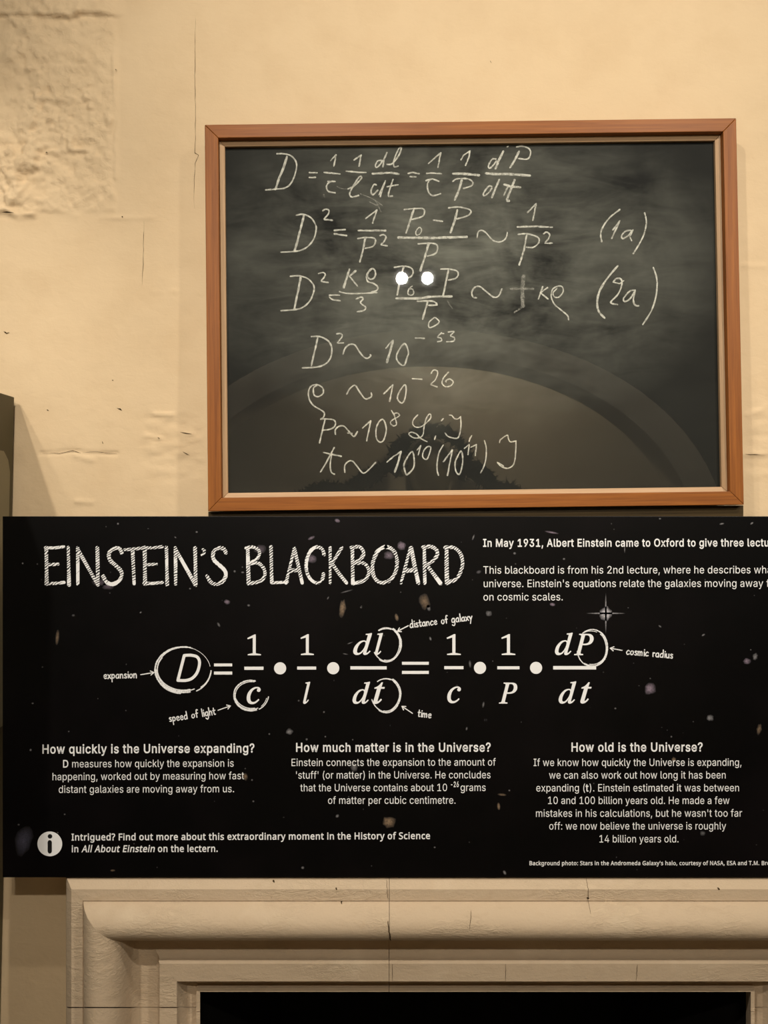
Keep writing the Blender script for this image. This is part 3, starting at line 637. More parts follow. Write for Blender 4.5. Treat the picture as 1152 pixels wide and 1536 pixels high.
# ---- lamps
track = tag(box_obj('lighting_track', (-.6, 1.2, -3.26, -3.22, ZC - .05, ZC - .002), M['black_metal']), 'long black lighting track on the ceiling facing the blackboard', 'lighting track')
for nm, pos, tgt, W, cone, blend in LAMPS:
    p, q = Vector(pos), Vector(tgt)
    r = empty('track_spotlight', p, nm, 'spotlight', 'ceiling spotlights')  # the last two of LAMPS are added and unseen
    R = (p - q).to_track_quat('Z', 'Y').to_matrix().to_4x4()
    m = MB(); m.lathe([(.02, .16), (.045, .15), (.045, .004), (.038, .0), (.038, .012)], 28, R)
    m.build('lamp_housing', M['black_metal'], r, True)
    m = MB(); m.lathe([(.017, .006), (.018, .004), (.017, .002)], 28, R)
    m.build('lens', M['lens'], r)
    m = MB(); top = R @ Vector((0, 0, .10))
    on_track = abs(pos[1] + 3.24) < .01
    zt = ZC - pos[2] - (.049 if on_track else .001)
    m.box(top.x - .012, top.x + .012, top.y - .012, top.y + .012, top.z, zt)
    m.build('stem', M['black_metal'], r)
    if not on_track:
        box_obj('ceiling_plate', (top.x - .05, top.x + .05, top.y - .05, top.y + .05, zt - .02, zt), M['black_metal'], r)
    ld = bpy.data.lights.new('spot', 'SPOT')
    ld.energy = W; ld.color = WARM; ld.spot_size = math.radians(cone); ld.spot_blend = blend; ld.shadow_soft_size = .034
    lo = bpy.data.objects.new('spot', ld); COL.objects.link(lo)
    lo.parent = r
    lo.matrix_local = Matrix.Translation(R @ Vector((0, 0, -.012))) @ R
# an unseen ceiling lamp, added to brighten the bay beyond the arch
r = empty('added_bay_lamp', (1.0, -4.85, ZC), 'added unseen round lamp brightening the bay beyond the stone arch', 'added lamp')
m = MB(); m.lathe([(.15, -.001), (.15, -.03), (.14, -.035)], 32); m.build('added_lamp_rim', M['black_metal'], r, True)
m = MB(); m.lathe([(.138, -.036), (.10, -.055), (.02, -.062)], 32); m.build('added_lamp_diffuser', emit_mat('added_lamp_glow', (1, .82, .55), 5), r, True)
ld = bpy.data.lights.new('added_lamp_bulb', 'POINT'); ld.energy = 110; ld.color = (1, .88, .68); ld.shadow_soft_size = .12
lo = bpy.data.objects.new('added_lamp_bulb', ld); COL.objects.link(lo); lo.parent = r; lo.location = (0, 0, -.20)

# ================================================================ FIREPLACE
fire = empty('stone_fireplace', (.2, -.0, 0), 'honey coloured carved limestone fireplace surround below the black information panel', 'fireplace')
fo = Vector((.2, 0, 0))
MX0, MX1, MTOP = -.674, 1.074, .980
PROF = [(0, 0), (0, .124), (.004, .130), (.020, .145), (.044, .145), (.0455, .142), (.048, .150), (.055, .162), (.066, .173), (.080, .179), (.094, .178), (.106, .172), (.116, .163), (.123, .153),
        (.128, .141), (.131, .128), (.133, .105), (.137, .092), (.145, .084), (.158, .082), (.172, .082), (.184, .084), (.191, .089), (.1945, .096), (.195, .103), (.198, .107), (.236, .107), (.2367, .098),
        (.241, .080), (.249, .067), (.270, .059), (.2705, .074), (.279, .074), (.254, 0)]
def on_prof(u):
    for (u0, d0), (u1, d1) in zip(PROF[1:-1], PROF[2:]):
        if u0 <= u <= u1 and u1 > u0: return d0 + (d1 - d0) * (u - u0) / (u1 - u0)
    return .075
def joint(u):                                      # the bed joint of the jambs dips a little across the roll
    return CAM.z - 742.5 / FPX * (1.75 - on_prof(min(u, .270)))
def sweep(name, ends, place, cut=None, parent=fire):
    """run the moulding profile between two ends; place(t, u, d) puts a profile point, ends(u) gives the two mitred ends"""
    v, f = [], []
    N = 60
    for u, d in PROF:
        a, b = ends(u)
        for k in range(N + 1):
            v.append(place(a + (b - a) * k / N, u, d) - fo)
    for i in range(len(PROF) - 1):
        for k in range(N):
            q = i * (N + 1) + k
            f.append((q, q + 1, q + N + 2, q + N + 1))
    # end caps
    f.append(tuple(i * (N + 1) for i in range(len(PROF))))
    f.append(tuple(i * (N + 1) + N for i in range(len(PROF)))[::-1])
    o = link_mesh(name, v, f, M['stone'], parent, True)
    bm = bmesh.new(); bm.from_mesh(o.data)
    bmesh.ops.recalc_face_normals(bm, faces=bm.faces)
    bm.to_mesh(o.data); bm.free()
    o.data.set_sharp_from_angle(angle=.6)
    return o
JW = .975                                          

LX = [MX0, at(584, 0, -.16).x, MX1]               # the lintel is two stones
G = .0005
sweep('lintel_stone', lambda u: (MX0 + u * JW, LX[1] - G), lambda t, u, d: Vector((t, -d, MTOP - u)))
sweep('lintel_stone', lambda u: (LX[1] + G, MX1 - u * JW), lambda t, u, d: Vector((t, -d, MTOP - u)))
for s in (0, 1):
    pl = (lambda t, u, d: Vector((MX0 + u * JW, -d, t))) if s == 0 else (lambda t, u, d: Vector((MX1 - u * JW, -d, t)))
    sweep('jamb_stone', lambda u: (max(MTOP - u - .0006, joint(u) + .0006), joint(u)), pl)
    sweep('jamb_stone', lambda u: (min(joint(u) - .0022, MTOP - u - .0006), .0), pl)
# open joint and cracks in the stone
def stone_crack(x0, x1, u0, u1, w):
    n = 14; L, R = [], []
    for k in range(n + 1):
        t = k / n; u = u0 + (u1 - u0) * t
        x = x0 + (x1 - x0) * t + random.uniform(-.0006, .0006)
        ww = w * (.35 + .65 * math.sin(PI * min(1, .08 + .92 * t)))
        y = -on_prof(u) - .0008
        L.append(Vector((x - ww / 2, y, MTOP - u)) - fo); R.append(Vector((x + ww / 2, y, MTOP - u)) - fo)
    link_mesh('crack', L + R, [(k, k + 1, n + 2 + k, n + 1 + k) for k in range(n)], M['crack'], fire)
px = lambda x: at(x, 0, -.165).x
stone_crack(px(582), px(587), .070, .128, .0026)
stone_crack(px(580), px(582), .006, .041, .0010)
stone_crack(px(886), px(886), .003, .060, .0010)
stone_crack(px(707), px(703), .055, .085, .0010)
stone_crack(px(589), px(589), .198, .236, .0008); stone_crack(px(970), px(968), .200, .234, .0009); stone_crack(px(765), px(765), .198, .236, .0007)
for x, u, w in ((407, .006, .004), (503, .017, .003), (511, .044, .003), (885, .036, .005), (487, .155, .005), (1084, .017, .004)):
    stone_crack(px(x), px(x + 1), u, u + .004, w)
# firebox
fb = MB()
fx0, fx1, fz = OPEN_X[0], OPEN_X[1], OPEN_Z
fb.add([(x, y, z) for x, y, z in [(fx0, .004, 0), (fx1, .004, 0), (fx1, .004, fz), (fx0, .004, fz), (fx0 + .12, .55, 0), (fx1 - .12, .55, 0), (fx1 - .12, .55, fz), (fx0 + .12, .55, fz)]],
       [(4, 5, 6, 7), (0, 4, 7, 3), (1, 2, 6, 5), (3, 7, 6, 2), (0, 1, 5, 4)])
tag(fb.build('wall_hearth', M['soot']), kind='structure')

# ================================================================ CABINET at the left edge
cab = empty('tall_cabinet', (-1.20, -.3, 0), 'tall dark olive cabinet side at the left edge beside the information panel', 'cabinet')
m = MB()
c = [(-1.55, -.62), (-.843, -.62), (-.843, -.001), (-1.55, -.001)]
zt = 2.012
v = [(x + 1.2 - (.045 if x > -1 else 0), y + .3, 0) for x, y in c] + [(x + 1.2, y + .3, zt) for x, y in c]
m.add(v, [(0, 3, 2, 1), (4, 5, 6, 7), (0, 1, 5, 4), (1, 2, 6, 5), (2, 3, 7, 6), (3, 0, 4, 7)])
m.build('carcass', M['olive'], cab, bevel=.002)
m = MB()  # patch of lamp light on the cabinet side, laid on as a paler sheet
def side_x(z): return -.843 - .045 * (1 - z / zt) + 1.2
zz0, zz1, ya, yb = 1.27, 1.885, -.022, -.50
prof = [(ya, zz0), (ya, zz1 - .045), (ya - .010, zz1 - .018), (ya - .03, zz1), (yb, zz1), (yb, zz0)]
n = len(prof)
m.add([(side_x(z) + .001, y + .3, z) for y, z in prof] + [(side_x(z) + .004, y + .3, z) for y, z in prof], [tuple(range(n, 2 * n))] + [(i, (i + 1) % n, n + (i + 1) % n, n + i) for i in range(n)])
o = m.build('side_light_patch', M['lit_olive'], cab, bevel=0); o['label'] = 'painted patch of lamp light with a rounded top corner'

# ================================================================ SUPPORT under the blackboard
m = MB()
sx0, sx1 = at(312.5, 0, -.046).x, at(1115, 0, -.046).x
m.add([(sx0, -.046, MTOP), (sx1, -.046, MTOP), (sx1, -.012, MTOP), (sx0, -.012, MTOP), (sx0, -.046, 1.7505), (sx1, -.046, 1.7648), (sx1, -.012, 1.7648), (sx0, -.012, 1.7505)],
      [(0, 3, 2, 1), (4, 5, 6, 7), (0, 1, 5, 4), (1, 2, 6, 5), (2, 3, 7, 6), (3, 0, 4, 7)])
tag(m.build('support_board', M['plinth']), 'dark brown wooden board the blackboard stands on, just showing above the black panel', 'support board')

# ================================================================ BLACKBOARD
BW, BH = 1.1803, .8586
bb = empty('blackboard', (0, 0, 0), 'framed blackboard behind glass covered in handwritten chalk equations', 'blackboard')
BM = Matrix.Translation((.1972, -.055, CAM.z + .4380)) @ Matrix.Rotation(-.000532, 4, 'Z') @ Matrix.Rotation(-.0159587, 4, 'X') @ Matrix.Rotation(-.0123724, 4, 'Y')
bb.matrix_world = BM
BI = BM.inverted()
cl = BI @ CAM
def on_board(px, py, depth):
    """where the sight line of a photo pixel meets the board, in the board's own metres"""
    d = (BI.to_3x3() @ Vector(((px - 576) / FPX, 1, -(py - 768) / FPX)))
    t = (depth - cl.y) / d.y
    return (cl.x + d.x * t, cl.z + d.z * t)
RW = .0296
def mitred(name, side, o0, o1, y0, y1, mat, y0b=None, bevel=.0012):
    """one side of a rectangular frame from offset o0 to o1 inwards of the outer edge"""
    g = .0002
    a, b = BW / 2, BH / 2
    q = {'top': [(-a + o0 + g, b - o0), (a - o0 - g, b - o0), (a - o1 - g, b - o1), (-a + o1 + g, b - o1)],
         'bottom': [(a - o0 - g, -b + o0), (-a + o0 + g, -b + o0), (-a + o1 + g, -b + o1), (a - o1 - g, -b + o1)],
         'left': [(-a + o0, -b + o0 + g), (-a + o0, b - o0 - g), (-a + o1, b - o1 - g), (-a + o1, -b + o1 + g)],
         'right': [(a - o0, b - o0 - g), (a - o0, -b + o0 + g), (a - o1, -b + o1 + g), (a - o1, b - o1 - g)]}[side]
    ys = [y0, y0, y0 if y0b is None else y0b, y0 if y0b is None else y0b]
    m = MB()
    m.add([(x, y, z) for (x, z), y in zip(q, ys)] + [(x, y1, z) for x, z in q], [(3, 2, 1, 0), (4, 5, 6, 7), (0, 1, 5, 4), (1, 2, 6, 5), (2, 3, 7, 6), (3, 0, 4, 7)])
    o = m.build(name, mat, bb, bevel=bevel)
    bm = bmesh.new(); bm.from_mesh(o.data); bmesh.ops.recalc_face_normals(bm, faces=bm.faces); bm.to_mesh(o.data); bm.free()
    return o
for side in ('top', 'bottom', 'left', 'right'):
    ax = 'x' if side in ('top', 'bottom') else 'z'
    mitred('frame_rail', side, 0, RW, 0, .040, M['wood_' + ax])
    o = mitred('liner_strip', side, RW + .0004, RW + .0110, .0135, .034, M['liner_' + ax], .0175, .0006)
    o['label'] = 'pale inner liner of the frame'
IN = RW + .0105
box_obj('glass_pane', (-BW / 2 + IN, BW / 2 - IN, .0185, .0215, -BH / 2 + IN, BH / 2 - IN), M['glass'], bb)
slate = box_obj('writing_surface', (-BW / 2 + RW + .002, BW / 2 - RW - .002, .026, .033, -BH / 2 + RW + .002, BH / 2 - RW - .002), M['slate'], bb)

# ---- the chalk writing, one sub-part for each written line
S1 = .190972; S2 = .260417; S3 = .225694; S4 = .15625; S5 = .164931
def Z(x0, y0, s, *strokes): return [([(x0 + u * s, y0 + v * s) for u, v in p], w) for p, w in strokes]
N_, B_, F_ = 2.3, 3.3, 2.0
CHALK = {
 1: Z(390, 210, S1, ([(135, 108), (180, 108), (240, 122), (280, 165), (287, 215), (268, 290), (235, 350), (190, 378), (130, 385), (45, 392)], N_), ([(212, 130), (180, 230), (150, 300), (122, 388)], B_),
      ([(388, 256), (448, 258)], N_), ([(388, 295), (435, 293)], N_), ([(555, 162), (597, 118), (580, 205)], N_), ([(505, 255), (560, 260), (628, 267)], N_),
      ([(590, 325), (535, 325)], N_), ([(570, 322), (535, 340), (522, 372), (540, 405), (590, 415)], N_), ([(738, 158), (795, 118), (778, 205)], N_), ([(678, 245), (760, 253), (832, 255)], N_),
      ([(690, 385), (740, 360), (790, 310), (798, 290), (780, 290), (745, 340), (712, 400), (705, 430), (725, 448), (775, 435)], N_),
      ([(950, 160), (925, 165), (906, 200), (918, 215), (945, 190), (962, 160)], N_), ([(998, 98), (975, 150), (965, 210)], N_),
      ([(1000, 192), (1040, 185), (1090, 120), (1110, 65), (1095, 62), (1070, 110), (1050, 170), (1055, 210), (1085, 205)], N_),
      ([(885, 265), (960, 260), (1030, 258), (1090, 268)], 3.0), ([(915, 355), (895, 350), (872, 400), (885, 430), (925, 395)], N_), ([(985, 320), (960, 390), (945, 445)], N_), ([(985, 325), (935, 430)], N_),
      ([(1045, 310), (1015, 400), (1010, 440), (1040, 440)], N_), ([(1000, 365), (1085, 352)], N_))
    + Z(600, 210, S1, ([(65, 262), (100, 255), (150, 265)], N_), ([(80, 288), (125, 290)], N_), ([(222, 185), (320, 100), (298, 215)], N_), ([(210, 262), (260, 260), (325, 265)], N_),
      ([(205, 318), (255, 305), (305, 325)], N_), ([(235, 312), (215, 350), (225, 410), (260, 437), (318, 422)], N_), ([(478, 155), (500, 120), (550, 85)], 1.8), ([(550, 85), (540, 140), (515, 200)], N_),
      ([(415, 265), (500, 265), (620, 277)], 3.6), ([(415, 325), (450, 305), (530, 305), (570, 330), (560, 360), (500, 380)], N_), ([(485, 315), (465, 390), (430, 470)], B_),
      ([(755, 150), (725, 150), (695, 200), (705, 222), (740, 190), (757, 165)], N_), ([(812, 90), (775, 160), (750, 225)], B_), ([(675, 262), (760, 268), (850, 268), (1020, 280)], 3.6),
      ([(838, 55), (850, 50)], 1.6), ([(915, 55), (960, 48), (1015, 70), (1025, 110), (1000, 150), (930, 145)], N_), ([(935, 90), (905, 150), (865, 218)], B_),
      ([(720, 365), (695, 365), (655, 420), (665, 438), (700, 410), (720, 380)], N_), ([(780, 310), (750, 380), (722, 450)], B_), ([(900, 315), (870, 390), (840, 470), (855, 478)], B_),
      ([(818, 350), (870, 365), (945, 372)], B_), ([(850, 360), (815, 435)], N_)),
 2: Z(410, 300, S1, ([(180, 120), (230, 112), (290, 135), (330, 190), (336, 240), (315, 310), (270, 365), (215, 395), (150, 405), (60, 410)], N_), ([(240, 125), (210, 240), (190, 320), (168, 395)], B_),
      ([(388, 85), (410, 72), (435, 80), (432, 110), (400, 150), (430, 155), (465, 160)], N_), ([(480, 238), (565, 232)], 2.6), ([(480, 265), (575, 280)], 2.6), ([(725, 145), (812, 80), (780, 182)], N_),
      ([(668, 240), (880, 240)], 2.8), ([(665, 303), (720, 295), (790, 300), (802, 330), (780, 365), (720, 380)], N_), ([(722, 300), (705, 390), (680, 485)], 2.8),
      ([(838, 280), (865, 272), (885, 290), (870, 325), (848, 350), (895, 360)], N_))
    + Z(590, 300, S1, ([(85, 75), (160, 68), (230, 68), (245, 95), (225, 130), (140, 155)], N_), ([(160, 75), (130, 170), (100, 258)], 2.8), ([(205, 215), (178, 245), (182, 275), (210, 265), (222, 235), (205, 215)], 1.8),
      ([(315, 158), (385, 168)], N_), ([(435, 62), (510, 55), (590, 72), (610, 95), (580, 125), (500, 148)], N_), ([(503, 80), (480, 170), (450, 255)], B_), ([(40, 295), (300, 298), (575, 290)], 3.6),
      ([(195, 345), (265, 340), (330, 345), (348, 375), (330, 420), (270, 440)], N_), ([(275, 350), (250, 440), (212, 555)], B_),
      ([(658, 298), (665, 255), (690, 238), (725, 255), (780, 315), (830, 330), (870, 315), (890, 285), (895, 255)], 2.1), ([(1055, 98), (1122, 30), (1095, 160)], N_))
    + Z(700, 300, S2, ([(293, 155), (400, 152), (493, 157)], 2.7), ([(297, 198), (350, 195), (410, 215), (415, 245), (385, 272), (345, 272)], N_), ([(345, 205), (330, 290), (303, 373)], 2.7),
      ([(443, 195), (460, 185), (478, 200), (470, 225), (452, 248), (493, 248)], N_), ([(882, 55), (820, 105), (780, 165), (772, 205), (778, 240)], 2.3), ([(842, 172), (882, 120), (835, 222)], N_),
      ([(945, 175), (915, 180), (893, 205), (900, 222), (930, 205), (955, 175)], N_), ([(958, 172), (940, 210), (950, 235)], N_), ([(1025, 75), (1035, 130), (1020, 200), (990, 260), (960, 308)], 2.3)),
 3: Z(410, 395, S1, ([(135, 102), (200, 98), (270, 120), (315, 170), (318, 220), (290, 290), (240, 340), (180, 362), (60, 372)], N_), ([(215, 115), (195, 210), (165, 358)], B_),
      ([(355, 80), (390, 72), (408, 88), (395, 115), (378, 140), (430, 150)], 2.1), ([(442, 250), (520, 250)], 2.2), ([(440, 265), (465, 285), (525, 294)], 2.2), ([(597, 48), (575, 120), (553, 190)], B_),
      ([(645, 60), (600, 100)], B_), ([(598, 100), (660, 178)], N_), ([(775, 42), (745, 72), (742, 105), (762, 125), (790, 115), (803, 80), (790, 45), (762, 48), (735, 90), (740, 140), (790, 160), (820, 185), (812, 212), (775, 225)], 2.4),
      ([(520, 222), (580, 236), (700, 236), (812, 230)], 2.2), ([(650, 280), (690, 265), (705, 280), (685, 310), (725, 345), (710, 370), (660, 380)], N_))
    + Z(580, 395, S1, ([(62, 32), (130, 22), (190, 35), (208, 70), (190, 105), (150, 118)], N_), ([(135, 25), (110, 110), (82, 248)], 2.6), ([(200, 180), (175, 200), (168, 240), (195, 250), (212, 235), (205, 205), (180, 200)], 1.8),
      ([(75, 275), (250, 275), (350, 262), (510, 260)], 3.4), ([(425, 45), (490, 45), (550, 60), (562, 90), (540, 118), (485, 132)], N_), ([(485, 55), (465, 150), (445, 248)], 2.7),
      ([(242, 298), (320, 295), (370, 300), (395, 325), (330, 330)], 2.6), ([(322, 300), (305, 360), (283, 438)], 2.7), ([(375, 425), (335, 460), (330, 495), (345, 505), (395, 480), (412, 455), (385, 428)], 2.0),
      ([(705, 270), (680, 265), (668, 230), (690, 190), (730, 182), (780, 220), (840, 265), (880, 255), (905, 200)], 2.3))
    + Z(700, 395, S2, ([(437, 135), (413, 205)], N_), ([(465, 140), (425, 170), (468, 205)], N_), ([(520, 145), (498, 170), (505, 192), (530, 195), (555, 165), (550, 135), (525, 132), (495, 150), (487, 190), (505, 235), (545, 270), (580, 300), (587, 325)], 2.1),
      ([(870, 15), (815, 80), (770, 150), (752, 215), (760, 275), (795, 315)], 3.0), ([(845, 108), (862, 88), (890, 92), (892, 130), (870, 180), (830, 225), (868, 237)], N_), ([(845, 108), (880, 118), (905, 100)], 1.8),
      ([(970, 155), (940, 160), (905, 200), (910, 220), (940, 205), (965, 165)], N_), ([(970, 155), (960, 210), (970, 240), (990, 245)], 2.6), ([(1075, 25), (1095, 90), (1092, 180), (1065, 270), (1015, 352)], 2.3)),
 4: Z(440, 485, S3, ([(120, 88), (175, 88), (230, 115), (255, 160), (250, 220), (220, 265), (160, 290), (60, 296)], N_), ([(162, 95), (145, 170), (120, 280)], 2.6),
      ([(287, 70), (315, 68), (325, 85), (305, 115), (295, 130), (332, 130)], 2.0), ([(330, 203), (345, 165), (375, 140), (410, 145), (440, 190), (470, 225), (495, 232), (515, 215), (510, 208)], 2.2),
      ([(615, 165), (635, 140), (660, 115)], 2.0), ([(662, 115), (645, 180), (622, 258)], 3.4), ([(740, 135), (700, 180), (685, 225), (700, 260), (735, 280), (755, 230), (765, 190), (740, 135)], 2.3),
      ([(812, 97), (870, 100)], 2.0), ([(985, 62), (960, 90), (980, 98), (985, 115), (960, 122)], 2.0), ([(980, 68), (1000, 68)], 1.8), ([(1030, 58), (1068, 55), (1045, 82), (1070, 95), (1065, 118), (1020, 122)], 1.9)),
 5: Z(440, 485, S3, ([(160, 410), (135, 430), (138, 475), (165, 487), (198, 465), (195, 430), (170, 412), (145, 408), (115, 420), (100, 460), (108, 510), (135, 548)], 2.1),
      ([(355, 470), (375, 435), (410, 412), (440, 455), (475, 500), (500, 498), (520, 485), (518, 462)], 2.1), ([(602, 467), (662, 408), (640, 518)], 2.2),
      ([(740, 408), (705, 455), (692, 500), (720, 530), (740, 505), (750, 440), (740, 408)], 2.2), ([(790, 368), (855, 372)], 2.0), ([(915, 335), (930, 312), (955, 315), (958, 340), (940, 380), (915, 405), (955, 422)], 2.0),
      ([(1030, 325), (1000, 360), (988, 395), (1010, 420), (1045, 415), (1063, 390), (1040, 370), (1015, 380), (1015, 390)], 2.0))
    + Z(450, 600, S4, ([(103, 25), (140, 60), (215, 105), (235, 130), (225, 165), (200, 180)], 2.0)),
 6: Z(450, 600, S4, ([(200, 185), (250, 182), (320, 190), (342, 225), (320, 265), (270, 285), (225, 288)], 2.1), ([(240, 190), (215, 290), (188, 412)], 2.2),
      ([(340, 328), (340, 285), (370, 255), (420, 250), (460, 290), (490, 325), (520, 350), (550, 305)], 2.2), ([(455, 318), (500, 320)], 1.8), ([(600, 268), (680, 200), (640, 392)], 2.1),
      ([(790, 185), (755, 215), (730, 280), (735, 370), (770, 405), (805, 380), (828, 290), (815, 215), (790, 185)], 2.1),
      ([(878, 100), (905, 150), (925, 215), (922, 240), (895, 248), (868, 220), (890, 190), (935, 165), (955, 145), (935, 125), (905, 130), (908, 150)], 1.8))
    + Z(600, 600, S5, ([(162, 135), (125, 175), (115, 215), (140, 245), (185, 245), (230, 215), (275, 170), (280, 135), (265, 130), (240, 165), (220, 240), (210, 310), (185, 340), (130, 345), (85, 318), (85, 300), (110, 293), (150, 310), (190, 350), (245, 378)], 1.8),
      ([(375, 188), (395, 170)], 1.8), ([(315, 358), (325, 325)], 1.9), ([(448, 138), (470, 140), (495, 168), (525, 172), (550, 152)], 1.8), ([(550, 152), (555, 220), (545, 300), (525, 345), (480, 345), (435, 330), (410, 300)], 1.9),
      ([(630, 375), (635, 350), (652, 325)], 2.0)),
 7: Z(450, 600, S4, ([(328, 458), (290, 530), (240, 620), (198, 690)], 2.2), ([(305, 520), (290, 620), (300, 690), (330, 712)], 2.1), ([(228, 505), (395, 540)], 2.3),
      ([(430, 692), (430, 630), (460, 592), (500, 585), (540, 625), (590, 690), (620, 700), (670, 660), (725, 600)], 2.1), ([(835, 595), (900, 540), (968, 497)], 2.2), ([(968, 497), (940, 610), (910, 690)], 2.8),
      ([(1075, 495), (1025, 560), (998, 620), (1010, 690), (1030, 715), (1090, 650), (1095, 560), (1075, 495)], 2.2))
    + Z(600, 600, S5, ([(155, 455), (190, 415), (165, 500)], 1.9), ([(280, 430), (250, 425), (220, 455), (205, 500), (215, 530), (245, 538), (270, 480), (280, 430)], 1.9),
      ([(393, 410), (355, 480), (338, 570), (338, 640), (350, 685)], 2.0), ([(395, 560), (475, 455), (432, 685)], 2.1), ([(555, 465), (520, 520), (500, 580), (510, 650), (540, 675), (565, 600), (570, 520), (555, 465)], 2.1),
      ([(585, 440), (630, 405), (618, 495)], 1.9), ([(645, 430), (695, 405), (685, 505)], 1.9), ([(768, 370), (785, 440), (780, 540), (760, 610), (735, 660)], 1.9),
      ([(905, 388), (915, 360), (975, 320), (985, 350), (1005, 380), (1055, 372)], 1.8), ([(1055, 372), (1050, 500), (1035, 580), (1000, 615), (960, 620), (915, 600), (888, 570), (940, 600)], 1.9)),
}
RUBBED = (Z(580, 395, S1, ([(1075, 100), (1065, 200), (1070, 335)], 6.0), ([(975, 200), (1150, 200)], 3), ([(1075, 335), (1005, 385)], 3), ([(480, 300), (515, 355)], 2))
          + Z(390, 210, S1, ([(605, 365), (640, 382), (695, 385)], 1.4), ([(790, 425), (870, 455), (930, 490), (960, 515)], 1.6), ([(500, 430), (505, 445)], 2))
          + Z(600, 210, S1, ([(165, 15), (180, 15)], 3.2)) + Z(560, 300, S1, ([(-30, 15), (20, 40), (60, 35)], 1.6), ([(20, 10), (60, 90)], 1.4)))
def chalk_lines(name, strokes, depth, mat, lab, jit=.22):
    m = MB(); top = 0
    for pts, w in strokes:
        if len(pts) <= 3:                          # straight strokes: subdivide so the edge can waver
            q = []
            for (a, b), (c, d) in zip(pts[:-1], pts[1:]):
                n = max(2, int(math.hypot(c - a, d - b) / 3))
                q += [(a + (c - a) * k / n + random.uniform(-.2, .2), b + (d - b) * k / n + random.uniform(-.2, .2)) for k in range(n)]
            V, F = ribbon(q + [pts[-1]], w * .95, jit, smooth=False)
        else:
            V, F = ribbon(pts, w * .95, jit)
        W = [(on_board(x, y, depth), k) for x, y, k in V]
        m.add([(p[0], depth - (top + k) * HAIR, p[1]) for p, k in W], F)
        top += 1 + max(k for _, _, k in V)
    o = m.build(name, mat, slate)
    o['label'] = lab
WORDS = {1: 'top chalk line, an equation in fractions beginning with D', 2: 'second chalk line, D squared equation marked 1a', 3: 'third chalk line, D squared equation marked 2a',
         4: 'chalk line giving D squared as ten to the minus 53', 5: 'chalk line giving rho as ten to the minus 26', 6: 'chalk line giving P as ten to the 8', 7: 'bottom chalk line giving t as ten to the 10'}
for k in CHALK:
    chalk_lines('chalk_writing', CHALK[k], .0256, M['chalk'], WORDS[k])
chalk_lines('rubbed_chalk_marks', RUBBED, .0257, M['faint'], 'faint half-erased chalk marks')

# ================================================================ INFORMATION PANEL
PY = -.136                                        # front face
pz1, pz0 = at(0, 774.5, PY).z, MTOP + .0006
pxa, pxb = at(3.8, 0, PY).x, at(1418, 0, PY).x
ip = empty('information_panel', ((pxa + pxb) / 2, PY, pz0), 'wide black starry information panel with white printed text on the mantelpiece', 'information panel')
io = Vector(ip.location)
box_obj('panel_board', (pxa - io.x, pxb - io.x, 0, .012, 0, pz1 - pz0), M['panel'], ip, bevel=.0008)

def read_glyphs(table, lsb):
    G = {}
    for ln in table.strip('\n').split('\n'):
        head, *cs = ln[1:].split('|')
        G[ln[0]] = (float(head) - lsb, [[tuple(map(float, p.split(','))) for p in c.split()] for c in cs if c.strip()])
    return G
SANS, HUM, MATH = read_glyphs(SANS_GLYPHS, 40), read_glyphs(HUMANIST_GLYPHS, 60), read_glyphs(MATH_ITALIC_GLYPHS, 60)
CAP = {id(SANS): 254, id(HUM): 240, id(MATH): 232}
def area(c): return sum(a[0] * b[1] - b[0] * a[1] for a, b in zip(c, c[1:] + c[:1])) / 2
def inside(p, c):
    r = False
    for (x0, y0), (x1, y1) in zip(c, c[1:] + c[:1]):
        if (y0 > p[1]) != (y1 > p[1]) and p[0] < (x1 - x0) * (p[1] - y0) / (y1 - y0) + x0: r = not r
    return r
def swell(c, e, sg):
    out = []
    n = len(c)
    for i in range(n):
        (ax, ay), (bx, by), (cx_, cy_) = c[i - 1], c[i], c[(i + 1) % n]
        l1, l2 = math.hypot(bx - ax, by - ay) or 1, math.hypot(cx_ - bx, cy_ - by) or 1
        n1, n2 = ((by - ay) / l1, -(bx - ax) / l1), ((cy_ - by) / l2, -(cx_ - bx) / l2)
        k = max(.35, 1 + n1[0] * n2[0] + n1[1] * n2[1])
        out.append((bx + sg * e * (n1[0] + n2[0]) / k, by + sg * e * (n1[1] + n2[1]) / k))
    return out
_cache = {}
def glyph_mesh(G, ch, e):
    key = (id(G), ch, round(e, 1))
    if key in _cache: return _cache[key]
    cs = G[ch][1]
    V, F = [], []
    if cs:
        sg = 1 if area(max(cs, key=lambda c: abs(area(c)))) > 0 else -1
        outs = [c for c in cs if area(c) * sg > 0]
        holes = [c for c in cs if area(c) * sg <= 0]
        for lay, o in enumerate(outs):
            hs = [h for h in holes if inside(h[0], o) and not any(inside(h[0], q) and abs(area(q)) < abs(area(o)) for q in outs if q is not o)]
            loops = [swell(c, e, sg) for c in [o] + hs] if e else [o] + hs
            tri = tessellate_polygon([[Vector((x, y, 0)) for x, y in c] for c in loops])
            k = len(V)
            for c in loops: V += [(x, y, lay) for x, y in c]
            F += [tuple(i + k for i in t) for t in tri]
    _cache[key] = (V, F)
    return V, F
def to_panel(x, y, lift=.0004):
    return at(x, y, PY - lift) - io
